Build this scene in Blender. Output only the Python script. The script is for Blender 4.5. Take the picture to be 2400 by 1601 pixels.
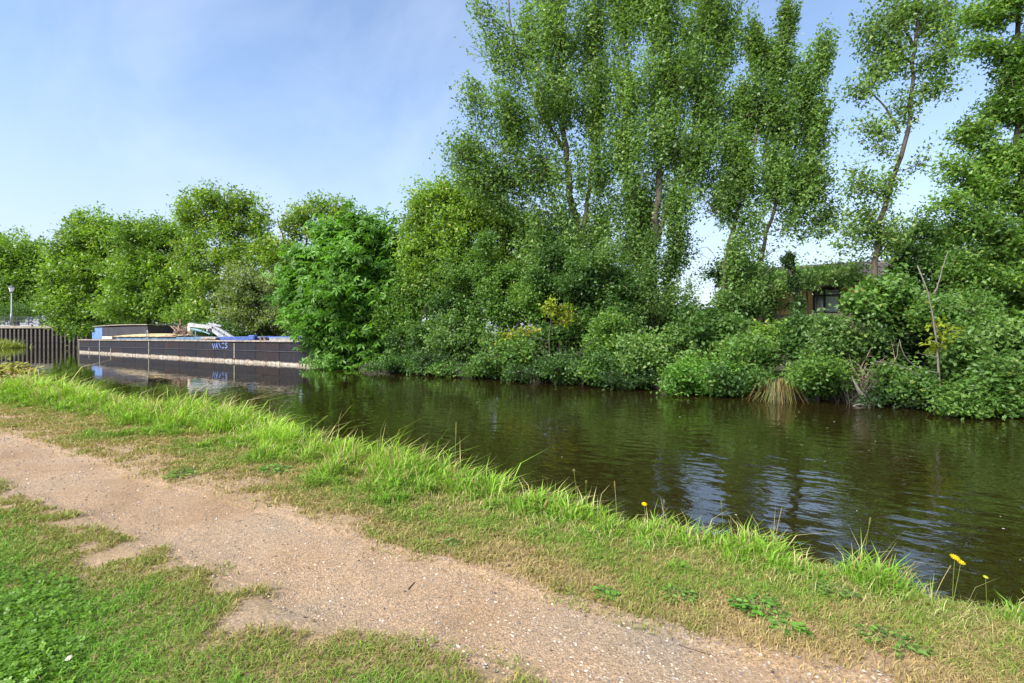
import bpy, math, random
import numpy as np
from mathutils import Vector

# ------------------------------------------------------------------ scene, camera, sky, sun
scene = bpy.context.scene
C = scene.collection
for o in list(bpy.data.objects): bpy.data.objects.remove(o)
R = math.radians
ANG = R(35.5); CS, SN = math.cos(ANG), math.sin(ANG)
EYE, HOR, FPX = 1.85, 777.0, 1200.0
GZ = 0.40                                   # near bank height above the water (water is z = 0)

cam = bpy.data.cameras.new('camera'); camo = bpy.data.objects.new('camera', cam); C.objects.link(camo)
camo.location = (0, 0, EYE); camo.rotation_euler = (R(90), 0, ANG)
cam.lens = 18.0; cam.sensor_width = 36.0; cam.shift_y = -0.0096
cam.clip_start = 0.05; cam.clip_end = 3000
scene.camera = camo

SUN_DIR = Vector((-0.20, -0.92, 0.0)).normalized(); SUN_EL = R(44)
world = bpy.data.worlds.new('World'); scene.world = world; world.use_nodes = True
wn, wl = world.node_tree.nodes, world.node_tree.links
wn.clear()
wout = wn.new('ShaderNodeOutputWorld'); bg = wn.new('ShaderNodeBackground')
sky = wn.new('ShaderNodeTexSky'); sky.sky_type = 'NISHITA'; sky.sun_disc = False
sky.sun_elevation = SUN_EL; sky.sun_rotation = math.atan2(SUN_DIR.x, SUN_DIR.y)
sky.air_density = 1.05; sky.dust_density = 1.5; sky.ozone_density = 2.8; sky.altitude = 20
# thin cirrus, the same all round the sky
tcw = wn.new('ShaderNodeTexCoord'); mpw = wn.new('ShaderNodeMapping')
mpw.inputs['Rotation'].default_value = (R(20), R(-28), R(30)); mpw.inputs['Scale'].default_value = (0.9, 2.6, 2.0)
nzw = wn.new('ShaderNodeTexNoise'); nzw.inputs['Scale'].default_value = 1.5; nzw.inputs['Detail'].default_value = 7
nzw.inputs['Roughness'].default_value = 0.55; nzw.inputs['Distortion'].default_value = 0.6
rpw = wn.new('ShaderNodeValToRGB'); rpw.color_ramp.elements[0].position = 0.42; rpw.color_ramp.elements[1].position = 0.85
rpw.color_ramp.elements[0].color = (0.05, 0.05, 0.05, 1); rpw.color_ramp.elements[1].color = (0.30, 0.30, 0.30, 1)
mxw = wn.new('ShaderNodeMixRGB'); mxw.inputs['Color2'].default_value = (4.6, 5.0, 5.8, 1)
wl.new(tcw.outputs['Generated'], mpw.inputs['Vector']); wl.new(mpw.outputs['Vector'], nzw.inputs['Vector'])
wl.new(nzw.outputs['Fac'], rpw.inputs['Fac']); wl.new(rpw.outputs['Color'], mxw.inputs['Fac'])
wl.new(sky.outputs['Color'], mxw.inputs['Color1'])
sxw = wn.new('ShaderNodeSeparateXYZ'); mrw = wn.new('ShaderNodeMapRange'); mrw.interpolation_type = 'SMOOTHSTEP'
mrw.inputs['From Min'].default_value = 0.0; mrw.inputs['From Max'].default_value = 0.42; mrw.inputs['To Min'].default_value = 0.66; mrw.inputs['To Max'].default_value = 0.0
hzw = wn.new('ShaderNodeMixRGB'); hzw.inputs['Color2'].default_value = (2.8, 3.05, 3.7, 1)
wl.new(tcw.outputs['Generated'], sxw.inputs['Vector']); wl.new(sxw.outputs['Z'], mrw.inputs['Value']); wl.new(mrw.outputs['Result'], hzw.inputs['Fac'])
wl.new(mxw.outputs['Color'], hzw.inputs['Color1']); wl.new(hzw.outputs['Color'], bg.inputs['Color'])
bg.inputs['Strength'].default_value = 0.102
wl.new(bg.outputs['Background'], wout.inputs['Surface'])

sl = bpy.data.lights.new('sun', 'SUN'); sl.energy = 3.9; sl.angle = R(20.0); sl.color = (1.0, 0.965, 0.91)
so = bpy.data.objects.new('sun', sl); C.objects.link(so)
sv = Vector((SUN_DIR.x*math.cos(SUN_EL), SUN_DIR.y*math.cos(SUN_EL), math.sin(SUN_EL)))
so.rotation_euler = sv.to_track_quat('Z', 'Y').to_euler(); so.location = (0, 0, 60)

vs = scene.view_settings
vs.view_transform = 'Standard'; vs.look = 'None'; vs.gamma = 1.0; vs.use_curve_mapping = False
vs.exposure = 1.42
scene.render.engine = 'CYCLES'

# ------------------------------------------------------------------ helpers
def W(u, v, t):
    """point at camera depth t (metres) seen at column u, row v of the 2400 px wide photo"""
    x = (u-1200)/FPX*t
    return np.array([CS*x-SN*t, SN*x+CS*t, EYE+(HOR-v)/FPX*t])
def depth_n(u, n): return n/(SN*(u-1200)/FPX+CS)
def Wn(u, v, n): return W(u, v, depth_n(u, n))
def camxt(s, n): return CS*s+SN*n, -SN*s+CS*n

def hash3(i, j, k, seed):
    h = (i*374761393 + j*668265263 + k*2147483647 + seed*974634777) & 0xFFFFFFFF
    h = ((h ^ (h >> 13))*1274126177) & 0xFFFFFFFF
    h = ((h ^ (h >> 16))*2246822519) & 0xFFFFFFFF
    return ((h ^ (h >> 15)) & 0xFFFFFF)/float(0xFFFFFF)
def vnoise(p, seed=0):
    p = np.asarray(p, float)
    i = np.floor(p).astype(np.int64); f = p-i; f = f*f*(3-2*f); r = 0
    for a in (0, 1):
        for b in (0, 1):
            for c in (0, 1):
                w = (f[:, 0] if a else 1-f[:, 0])*(f[:, 1] if b else 1-f[:, 1])*(f[:, 2] if c else 1-f[:, 2])
                r = r+w*hash3(i[:, 0]+a, i[:, 1]+b, i[:, 2]+c, seed)
    return r
def n2(x, y, sc, seed=0, octv=2):
    r = 0; amp = 1; tot = 0
    for o in range(octv):
        r = r+amp*vnoise(np.stack([np.ravel(x)*sc, np.ravel(y)*sc, np.full(np.size(x), 3.3+o)], 1), seed+o); tot += amp; amp *= .5; sc *= 2.1
    return (r/tot).reshape(np.shape(x))
def sstep(a, b, x):
    t = np.clip((x-a)/(b-a), 0, 1); return t*t*(3-2*t)
def norm(a): return a/np.maximum(np.linalg.norm(a, axis=-1, keepdims=True), 1e-9)

class MB:
    """collects vertices, quads and triangles (numpy) for one mesh"""
    def __init__(s): s.V = []; s.Q = []; s.T = []; s.Cc = []; s.n = 0
    def add(s, V, Q=None, T=None, col=None):
        V = np.asarray(V, float).reshape(-1, 3)
        if Q is not None and len(Q): s.Q.append(np.asarray(Q, np.int64)+s.n)
        if T is not None and len(T): s.T.append(np.asarray(T, np.int64)+s.n)
        s.V.append(V); s.n += len(V)
        if col is None: col = (.5, .5, .5)
        col = np.asarray(col, float)
        s.Cc.append(np.broadcast_to(col, (len(V), 3)) if col.ndim == 1 else col)
        return s
    def tube(s, pts, rad, k=6, col=None, cap=True):
        P = np.asarray(pts, float); m = len(P); rad = np.broadcast_to(np.asarray(rad, float), (m,))
        tg = np.gradient(P, axis=0); tg = norm(tg)
        ref = np.array([0, 0, 1.]) if abs(tg[0, 2]) < .8 else np.array([1., 0, 0])
        a = norm(np.cross(tg, ref)); b = np.cross(tg, a)
        th = np.arange(k)*2*math.pi/k
        V = P[:, None, :]+rad[:, None, None]*(np.cos(th)[None, :, None]*a[:, None, :]+np.sin(th)[None, :, None]*b[:, None, :])
        V = V.reshape(-1, 3); i = np.arange(m-1)[:, None]*k; j = np.arange(k)[None, :]; j2 = (j+1) % k
        Q = np.stack([i+j, i+j2, i+k+j2, i+k+j], -1).reshape(-1, 4); T = []
        if cap:
            V = np.vstack([V, P[0], P[-1]]); c0, c1 = m*k, m*k+1
            for q in range(k):
                T.append((c0, (q+1) % k, q)); T.append((c1, (m-1)*k+q, (m-1)*k+(q+1) % k))
        return s.add(V, Q, T, col)
    def box(s, c, d, col=None, rz=0, bev=0.0):
        c = np.asarray(c, float); h = np.asarray(d, float)/2
        if bev > 0:
            b = min(bev, *(h*0.45)); V = []
            pts = [(sx, sy, sz) for sx in (-1, 1) for sy in (-1, 1) for sz in (-1, 1)]
            idx = {}
            for p in pts:
                for ax in range(3):
                    q = [p[i]*(h[i] if i == ax else h[i]-b) for i in range(3)]
                    idx[(p, ax)] = len(V); V.append(q)
            Q, T = [], []
            for ax in range(3):
                o1, o2 = (ax+1) % 3, (ax+2) % 3
                for sg in (-1, 1):
                    f = []
                    for a_, b_ in ((-1, -1), (1, -1), (1, 1), (-1, 1)):
                        p = [0, 0, 0]; p[ax] = sg; p[o1] = a_; p[o2] = b_; f.append(idx[(tuple(p), ax)])
                    Q.append(f if sg > 0 else f[::-1])
            for ax in range(3):
                o1, o2 = (ax+1) % 3, (ax+2) % 3
                for a_ in (-1, 1):
                    for b_ in (-1, 1):
                        p = [0, 0, 0]; q = [0, 0, 0]; p[ax] = -1; q[ax] = 1; p[o1] = q[o1] = a_; p[o2] = q[o2] = b_
                        f = [idx[(tuple(p), o1)], idx[(tuple(q), o1)], idx[(tuple(q), o2)], idx[(tuple(p), o2)]]
                        Q.append(f if a_*b_ > 0 else f[::-1])
            for p in pts:
                f = [idx[(p, 0)], idx[(p, 1)], idx[(p, 2)]]
                T.append(f if p[0]*p[1]*p[2] > 0 else f[::-1])
            V = np.array(V)
        else:
            V = np.array([(x, y, z) for x in (-1, 1) for y in (-1, 1) for z in (-1, 1)], float)*h
            Q = [(0, 1, 3, 2), (4, 6, 7, 5), (0, 4, 5, 1), (2, 3, 7, 6), (0, 2, 6, 4), (1, 5, 7, 3)]; T = []
        if rz:
            cr, sr = math.cos(rz), math.sin(rz); V = np.stack([V[:, 0]*cr-V[:, 1]*sr, V[:, 0]*sr+V[:, 1]*cr, V[:, 2]], 1)
        return s.add(V+c, Q, T, col)
    def beam(s, a, b, w, h, col=None):
        a = np.asarray(a, float); b = np.asarray(b, float); d = b-a; d = d/np.linalg.norm(d)
        up = np.array([0, 0, 1.]) if abs(d[2]) < .95 else np.array([0, 1., 0])
        x = np.cross(d, up); x /= np.linalg.norm(x); y = np.cross(x, d)
        V = []
        for p in (a, b):
            for sx, sy in ((-1, -1), (1, -1), (1, 1), (-1, 1)): V.append(p+x*sx*w/2+y*sy*h/2)
        return s.add(V, [(0, 1, 2, 3), (7, 6, 5, 4), (0, 4, 5, 1), (1, 5, 6, 2), (2, 6, 7, 3), (3, 7, 4, 0)], None, col)
    def mesh(s, name, smooth=False):
        V = np.vstack(s.V); Q = np.vstack(s.Q) if s.Q else np.zeros((0, 4), int); T = np.vstack(s.T) if s.T else np.zeros((0, 3), int)
        me = bpy.data.meshes.new(name)
        me.vertices.add(len(V)); me.vertices.foreach_set('co', V.astype(np.float32).ravel())
        nl = len(Q)*4+len(T)*3; me.loops.add(nl); me.polygons.add(len(Q)+len(T))
        me.loops.foreach_set('vertex_index', np.concatenate([Q.ravel(), T.ravel()]).astype(np.int32))
        ls = np.concatenate([np.arange(len(Q))*4, len(Q)*4+np.arange(len(T))*3]).astype(np.int32)
        me.polygons.foreach_set('loop_start', ls)
        me.update(calc_edges=True)
        me.polygons.foreach_set('use_smooth', np.full(len(ls), bool(smooth)))
        ca = me.color_attributes.new('Col', 'FLOAT_COLOR', 'POINT')
        cc = np.vstack(s.Cc); ca.data.foreach_set('color', np.hstack([cc, np.ones((len(cc), 1))]).astype(np.float32).ravel())
        return me
    def build(s, name, mat, parent=None, smooth=False):
        me = s.mesh(name, smooth); me.materials.append(mat)
        o = bpy.data.objects.new(name, me); C.objects.link(o)
        if parent is not None: o.parent = parent
        return o

def tag(o, label=None, cat=None, group=None, kind=None):
    if label: o['label'] = label
    if cat: o['category'] = cat
    if group: o['group'] = group
    if kind: o['kind'] = kind
    return o
def empty(name, loc, label, cat, group=None, rz=0):
    o = bpy.data.objects.new(name, None); C.objects.link(o); o.location = tuple(float(q) for q in loc); o.rotation_euler = (0, 0, rz)
    o.empty_display_size = .2
    return tag(o, label, cat, group)
def copy_tree(o, parent=None):
    c = o.copy(); C.objects.link(c); c.parent = parent
    for ch in o.children: copy_tree(ch, c)
    return c

# ------------------------------------------------------------------ materials
def newmat(name):
    m = bpy.data.materials.new(name); m.use_nodes = True
    nt = m.node_tree; return m, nt.nodes, nt.links, nt.nodes['Principled BSDF']
def noise_node(N, L, scale, detail=4, coord='Object', vec=None, rough=.55):
    nz = N.new('ShaderNodeTexNoise'); nz.inputs['Scale'].default_value = scale; nz.inputs['Detail'].default_value = detail
    nz.inputs['Roughness'].default_value = rough
    if vec is None:
        tc = N.new('ShaderNodeTexCoord'); vec = tc.outputs[coord]
    L.new(vec, nz.inputs['Vector']); return nz
def ramp(N, L, fac, stops):
    r = N.new('ShaderNodeValToRGB'); e = r.color_ramp.elements
    while len(e) < len(stops): e.new(.5)
    for i, (p, c) in enumerate(stops): e[i].position = p; e[i].color = (c[0], c[1], c[2], 1) if hasattr(c, '__len__') else (c, c, c, 1)
    L.new(fac, r.inputs['Fac']); return r
def bump(N, L, bs, h, strength=.3, dist=.02):
    b = N.new('ShaderNodeBump'); b.inputs['Strength'].default_value = strength; b.inputs['Distance'].default_value = dist
    L.new(h, b.inputs['Height']); L.new(b.outputs['Normal'], bs.inputs['Normal']); return b
def mixc(N, L, f, a, b, mode='MIX'):
    m = N.new('ShaderNodeMixRGB'); m.blend_type = mode
    for sock, v in (('Fac', f), ('Color1', a), ('Color2', b)):
        if hasattr(v, 'is_linked') or hasattr(v, 'links'): L.new(v, m.inputs[sock])
        elif sock == 'Fac': m.inputs[sock].default_value = v
        else: m.inputs[sock].default_value = (*v, 1)
    return m

def worn(name, base, var, scale=3.0, rough=.7, bs=.25, metal=0, detail=6):
    m, N, L, P = newmat(name)
    nz = noise_node(N, L, scale, detail); r = ramp(N, L, nz.outputs['Fac'], [(.3, base), (.72, var)])
    L.new(r.outputs['Color'], P.inputs['Base Color']); P.inputs['Roughness'].default_value = rough; P.inputs['Metallic'].default_value = metal
    n3 = noise_node(N, L, scale*9, 5); bump(N, L, P, n3.outputs['Fac'], bs, .01)
    return m

def leafmat(name, trans=.46, rough=.45, spec=.35):
    m, N, L, P = newmat(name)
    at = N.new('ShaderNodeAttribute'); at.attribute_name = 'Col'
    L.new(at.outputs['Color'], P.inputs['Base Color']); P.inputs['Roughness'].default_value = rough
    P.inputs['Specular IOR Level'].default_value = spec
    tr = N.new('ShaderNodeBsdfTranslucent'); tint = mixc(N, L, 1.0, at.outputs['Color'], (1.25, 1.35, .55), 'MULTIPLY')
    L.new(tint.outputs['Color'], tr.inputs['Color'])
    mx = N.new('ShaderNodeMixShader'); mx.inputs['Fac'].default_value = trans
    L.new(P.outputs['BSDF'], mx.inputs[1]); L.new(tr.outputs['BSDF'], mx.inputs[2])
    L.new(mx.outputs['Shader'], N['Material Output'].inputs['Surface']); return m
M_leaf = leafmat('leaf'); M_grass = leafmat('grass_blade', .30, .55, .25)

def barkmat(name, a, b):
    m, N, L, P = newmat(name)
    tc = N.new('ShaderNodeTexCoord'); mp = N.new('ShaderNodeMapping'); mp.inputs['Scale'].default_value = (9, 9, 2.2)
    L.new(tc.outputs['Object'], mp.inputs['Vector']); nz = noise_node(N, L, 2.5, 7, vec=mp.outputs['Vector'])
    r = ramp(N, L, nz.outputs['Fac'], [(.3, a), (.7, b)]); L.new(r.outputs['Color'], P.inputs['Base Color'])
    P.inputs['Roughness'].default_value = .9; bump(N, L, P, nz.outputs['Fac'], .7, .03); return m
M_bark = barkmat('bark', (.026, .021, .015), (.10, .082, .058))
M_bark_pale = barkmat('bark_pale', (.07, .062, .048), (.18, .16, .13))
M_bark_dark = barkmat('bark_dark', (.02, .017, .012), (.07, .058, .04))

# ground: dry soil and straw on the towpath side, dark leaf litter on the far bank

def grit(N, L, ob):
    big = noise_node(N, L, 1.1, 5, vec=ob); fine = noise_node(N, L, 60, 7, vec=ob, rough=.75)
    vo = N.new('ShaderNodeTexVoronoi'); vo.inputs['Scale'].default_value = 95; L.new(ob, vo.inputs['Vector'])
    a = ramp(N, L, big.outputs['Fac'], [(.28, (.20, .124, .060)), (.5, (.258, .175, .102)), (.66, (.246, .176, .110)), (.84, (.20, .164, .128))])
    b = ramp(N, L, fine.outputs['Fac'], [(.30, .22), (.45, .88), (.58, 1.12), (.72, 1.85)])
    c = mixc(N, L, 1.0, a.outputs['Color'], b.outputs['Color'], 'MULTIPLY')
    sp = ramp(N, L, vo.outputs['Color'], [(.1, .6), (.6, 1.05), (.95, 1.6)])
    c2 = mixc(N, L, .6, c.outputs['Color'], sp.outputs['Color'], 'MULTIPLY')
    h = N.new('ShaderNodeMath'); h.operation = 'ADD'; L.new(fine.outputs['Fac'], h.inputs[0]); L.new(vo.outputs['Distance'], h.inputs[1])
    return c2.outputs['Color'], h.outputs['Value']
def pathmat():
    m, N, L, P = newmat('path_grit'); tc = N.new('ShaderNodeTexCoord')
    c, h = grit(N, L, tc.outputs['Object'])
    L.new(c, P.inputs['Base Color']); P.inputs['Roughness'].default_value = .95
    bump(N, L, P, h, .55, .012); return m
M_path = pathmat()
def groundmat():
    m, N, L, P = newmat('ground_soil')
    tc = N.new('ShaderNodeTexCoord'); ob = tc.outputs['Object']
    n1 = noise_node(N, L, 2.2, 6, vec=ob); n2_ = noise_node(N, L, 30, 6, vec=ob, rough=.7)
    gc, gh = grit(N, L, ob)
    mask = ramp(N, L, n1.outputs['Fac'], [(.40, .55), (.60, 0.0)])
    c = mixc(N, L, mask.outputs['Color'], gc, (.205, .150, .078))
    lit = ramp(N, L, n2_.outputs['Fac'], [(.3, (.012, .010, .007)), (.7, (.045, .036, .021))])
    sep = N.new('ShaderNodeSeparateXYZ'); L.new(ob, sep.inputs['Vector'])
    mr = N.new('ShaderNodeMapRange'); mr.inputs['From Min'].default_value = 3.9; mr.inputs['From Max'].default_value = 4.2
    L.new(sep.outputs['Y'], mr.inputs['Value'])
    mr2 = N.new('ShaderNodeMapRange'); mr2.inputs['From Min'].default_value = 24; mr2.inputs['From Max'].default_value = 27
    L.new(sep.outputs['Y'], mr2.inputs['Value'])
    far = mixc(N, L, mr2.outputs['Result'], lit.outputs['Color'], (.10, .14, .035))
    c2 = mixc(N, L, mr.outputs['Result'], c.outputs['Color'], far.outputs['Color'])
    L.new(c2.outputs['Color'], P.inputs['Base Color']); P.inputs['Roughness'].default_value = .95
    bump(N, L, P, n2_.outputs['Fac'], .6, .03); return m
M_ground = groundmat()

def watermat():
    m, N, L, P = newmat('canal_water')
    P.inputs['Base Color'].default_value = (.013, .0092, .0022, 1); P.inputs['Roughness'].default_value = .015
    P.inputs['IOR'].default_value = 1.5; P.inputs['Specular IOR Level'].default_value = .8
    tc = N.new('ShaderNodeTexCoord')
    mp = N.new('ShaderNodeMapping'); mp.inputs['Rotation'].default_value = (0, 0, -ANG); mp.inputs['Scale'].default_value = (.85, 1.55, 1)
    L.new(tc.outputs['Object'], mp.inputs['Vector'])
    a = noise_node(N, L, 3.2, 2.0, vec=mp.outputs['Vector'], rough=.4); b = noise_node(N, L, .55, 2, vec=mp.outputs['Vector'])
    f = noise_node(N, L, 9, 2, vec=mp.outputs['Vector'])
    ad = N.new('ShaderNodeMath'); ad.operation = 'MULTIPLY_ADD'; ad.inputs[1].default_value = .05
    L.new(f.outputs['Fac'], ad.inputs[0]); L.new(a.outputs['Fac'], ad.inputs[2])
    ad2 = N.new('ShaderNodeMath'); ad2.operation = 'MULTIPLY_ADD'; ad2.inputs[1].default_value = 1.1
    L.new(b.outputs['Fac'], ad2.inputs[0]); L.new(ad.outputs['Value'], ad2.inputs[2])
    # calm by the barge, ruffled where the breeze reaches the open reach
    sx = N.new('ShaderNodeSeparateXYZ'); L.new(tc.outputs['Object'], sx.inputs['Vector'])
    mr = N.new('ShaderNodeMapRange'); mr.inputs['From Min'].default_value = -20; mr.inputs['From Max'].default_value = -5; mr.inputs['To Min'].default_value = .22; mr.inputs['To Max'].default_value = 1.0
    L.new(sx.outputs['X'], mr.inputs['Value'])
    pt = noise_node(N, L, .35, 3, vec=tc.outputs['Object']); pr = ramp(N, L, pt.outputs['Fac'], [(.35, .55), (.65, 1.25)])
    ml = N.new('ShaderNodeMath'); ml.operation = 'MULTIPLY'; L.new(mr.outputs['Result'], ml.inputs[0]); L.new(pr.outputs['Color'], ml.inputs[1])
    m2 = N.new('ShaderNodeMath'); m2.operation = 'MULTIPLY'; L.new(ml.outputs['Value'], m2.inputs[0]); L.new(ad2.outputs['Value'], m2.inputs[1])
    bump(N, L, P, m2.outputs['Value'], .5, .027)
    return m
M_water = watermat()

# ------------------------------------------------------------------ terrain
def n_edge(s):
    s = np.asarray(s, float)
    return 3.72+.55*np.exp(-((s+8.3)/2.3)**2)+.22*(n2(s, s*0+.5, 1.3, 5)-.5)+.14*(n2(s, s*0+.7, 4.0, 8)-.5)
PF_S = np.array([-40, -25, -16, -10.6, -8, -5.46, -3.13, -1.69, -.72, 0, 4, 20]); PF_N = np.array([1.2, 1.45, 1.6, 1.78, 1.95, 2.1, 2.34, 2.47, 2.57, 2.64, 2.8, 3.0])
PN_S = np.array([-40, -25, -16, -10, -6.8, -5, -3.03, -1.96, -1.2, 1, 4, 20]); PN_N = np.array([.3, .55, .75, .95, 1.14, 1.31, 1.5, 1.6, 1.76, 1.85, 1.95, 2.1])
def path_far(s): return np.interp(s, PF_S, PF_N)+.16*(n2(s, np.zeros_like(s)+2, 1.8, 21)-.5)+.10*(n2(s, np.zeros_like(s)+5, 6, 22)-.5)
def path_near(s): return np.interp(s, PN_S, PN_N)+.26*(n2(s, np.zeros_like(s)+9, 1.5, 31)-.5)+.12*(n2(s, np.zeros_like(s)+4, 5, 32)-.5)
def n_far(s): return 16.0+5.0*sstep(-20.5, -23.5, s)+.5*(n2(s, s*0+3, .5, 41)-.5)
def ground_z(s, n):
    s = np.asarray(s, float); n = np.asarray(n, float)
    e = n_edge(s)
    near = GZ+.06*(n2(s, n, 1.1, 51)-.5)+.025*(n2(s, n, 5, 52)-.5)
    pf, pn = path_far(s), path_near(s)
    inpath = sstep(pn-.08, pn+.12, n)*sstep(pf+.06, pf-.10, n)
    near = near-.03*inpath
    near = near-(.75)*sstep(e-.16, e+.12, n)
    f = n_far(s)
    far = -.5+.85*sstep(f-.3, f+.35, n)+.75*sstep(f+.3, f+6, n)+.12*(n2(s, n, .6, 61)-.5)
    return np.where(n < 10, near, far)

sax = np.concatenate([-np.geomspace(700, 34, 22), np.arange(-32, -13, .25), np.arange(-13, 4.5, .085), np.arange(4.5, 30, .5), np.geomspace(32, 700, 16)])
nax = np.concatenate([-np.geomspace(700, 3, 16), np.arange(-2.6, 0, .2), np.arange(0, 4.6, .07), np.array([5.5, 8, 9.9, 10.1, 13]), np.arange(14.6, 24, .22), np.arange(24.5, 40, 1.2), np.geomspace(44, 900, 14)])
S_, N_ = np.meshgrid(sax, nax, indexing='ij'); Z_ = ground_z(S_, N_)
def grid_faces(a, b):
    i = np.arange(a-1)[:, None]*b; j = np.arange(b-1)[None, :]
    return np.stack([i+j, i+b+j, i+b+j+1, i+j+1], -1).reshape(-1, 4)
g = MB(); g.add(np.stack([S_, N_, Z_], -1).reshape(-1, 3), grid_faces(len(sax), len(nax)))
tag(g.build('ground', M_ground, smooth=True), kind='structure')

# the worn towpath: a sheet just above the ground, its ragged edge hidden in the turf
ps = np.concatenate([np.arange(-40, -12, .3), np.arange(-12, 4.5, .05), np.arange(4.5, 14, .4)])
K = 26; fr = np.linspace(0, 1, K)
pnn, pff = path_near(ps)-.02, path_far(ps)+.03
PSs = np.repeat(ps[:, None], K, 1); PNn = pnn[:, None]+(pff-pnn)[:, None]*fr[None, :]
PZ = ground_z(PSs, PNn)+.006
PZ[:, 0] -= .02; PZ[:, -1] -= .02
g = MB(); g.add(np.stack([PSs, PNn, PZ], -1).reshape(-1, 3), grid_faces(len(ps), K))
tag(g.build('path', M_path, smooth=True), kind='structure')

# water
wx = np.array([-700., 700.]); wy = np.array([2.5, 34.])
g = MB(); g.add([(-700, 2.6, 0), (700, 2.6, 0), (700, 26, 0), (-700, 26, 0)], [(0, 1, 2, 3)])
tag(g.build('water', M_water), kind='structure')

rng = np.random.default_rng(7)

# ------------------------------------------------------------------ foliage
PAL = dict(
    poplar=((.062, .122, .026), (.200, .330, .088), (.27, .35, .10)),
    yellow=((.074, .145, .018), (.225, .360, .052), (.32, .36, .06)),
    lime=((.068, .140, .018), (.215, .355, .050), (.30, .38, .06)),
    mid=((.052, .118, .020), (.172, .310, .052), (.25, .33, .06)),
    mid2=((.042, .096, .018), (.140, .265, .050), (.27, .31, .06)), chest2=((.050, .135, .017), (.155, .325, .044), (.24, .33, .05)),
    chest=((.050, .135, .017), (.155, .325, .044), (.20, .35, .05)),
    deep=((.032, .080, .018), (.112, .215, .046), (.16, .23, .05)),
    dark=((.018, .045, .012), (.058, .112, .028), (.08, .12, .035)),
    haw=((.075, .125, .028), (.210, .285, .078), (.40, .39, .34)),
    gold=((.13, .18, .012), (.27, .33, .02), (.38, .24, .03)),
    cream=((.20, .23, .06), (.40, .37, .15), (.36, .20, .10)))
def leaves(mb, P, clus_c, size, pal, rg, up=.55, outw=None, asp=.62, droop=.25, accent=.05, tri=False):
    n = len(P); a, b, c = (np.array(q) for q in PAL[pal])
    nr = norm(rg.normal(size=(n, 3))+np.array([0, 0, up*1.6])+(0 if outw is None else outw*.5))
    d = norm(np.cross(nr, rg.normal(size=(n, 3)))); d[:, 2] -= droop; d = norm(d-nr*np.sum(d*nr, 1, keepdims=True)*.8)
    w = norm(np.cross(d, nr)); L = size*rg.uniform(.65, 1.3, n)[:, None]
    fold = nr*L*.10
    V = np.stack([P, P+d*L*.5+w*L*asp*.5+fold, P+d*L, P+d*L*.5-w*L*asp*.5+fold], 1).reshape(-1, 3)
    f = np.clip(clus_c*.65+rg.uniform(0, 1, n)*.45-.05, 0, 1)[:, None]
    col = a+(b-a)*f; acc = rg.random(n) < accent; col[acc] = c*rg.uniform(.7, 1.15, (acc.sum(), 1))
    if tri:
        V = np.stack([P-w*L*asp*.5, P+w*L*asp*.5+fold, P+d*L*.95], 1).reshape(-1, 3); mb.add(V, None, np.arange(3*n).reshape(-1, 3), np.repeat(col, 3, 0)); return
    mb.add(V, np.arange(4*n).reshape(-1, 4), None, np.repeat(col, 4, 0))
def palmate(mb, P, clus_c, size, pal, rg):
    k = 6
    n = len(P); a, b, c = (np.array(q) for q in PAL[pal])
    nr = norm(rg.normal(size=(n, 3))*.55+np.array([0, -.35, .9]))
    e1 = norm(np.cross(nr, rg.normal(size=(n, 3)))); e2 = np.cross(nr, e1)
    f = np.clip(clus_c*.65+rg.uniform(0, 1, n)*.4, 0, 1)[:, None]; col = a+(b-a)*f
    for q in range(k):
        th = 2*math.pi*q/(k+.7)+.3; d = norm(math.cos(th)*e1+math.sin(th)*e2-nr*.30); w = norm(np.cross(d, nr))
        L = (size*rg.uniform(.75, 1.2, n)*(1-.06*abs(q-2.5)))[:, None]
        V = np.stack([P, P+d*L*.62+w*L*.19, P+d*L-nr*L*.12, P+d*L*.62-w*L*.19], 1).reshape(-1, 3)
        mb.add(V, np.arange(4*n).reshape(-1, 4), None, np.repeat(col*rg.uniform(.88, 1.12, (n, 1)), 4, 0))
def bez(a, b, lift, rg, k=6, wob=.08):
    a, b = np.asarray(a, float), np.asarray(b, float); L = np.linalg.norm(b-a)
    c = (a+b)/2+np.array([0, 0, lift*L])+rg.normal(size=3)*wob*L
    t = np.linspace(0, 1, k)[:, None]; return (1-t)**2*a+2*t*(1-t)*c+t*t*b

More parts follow.
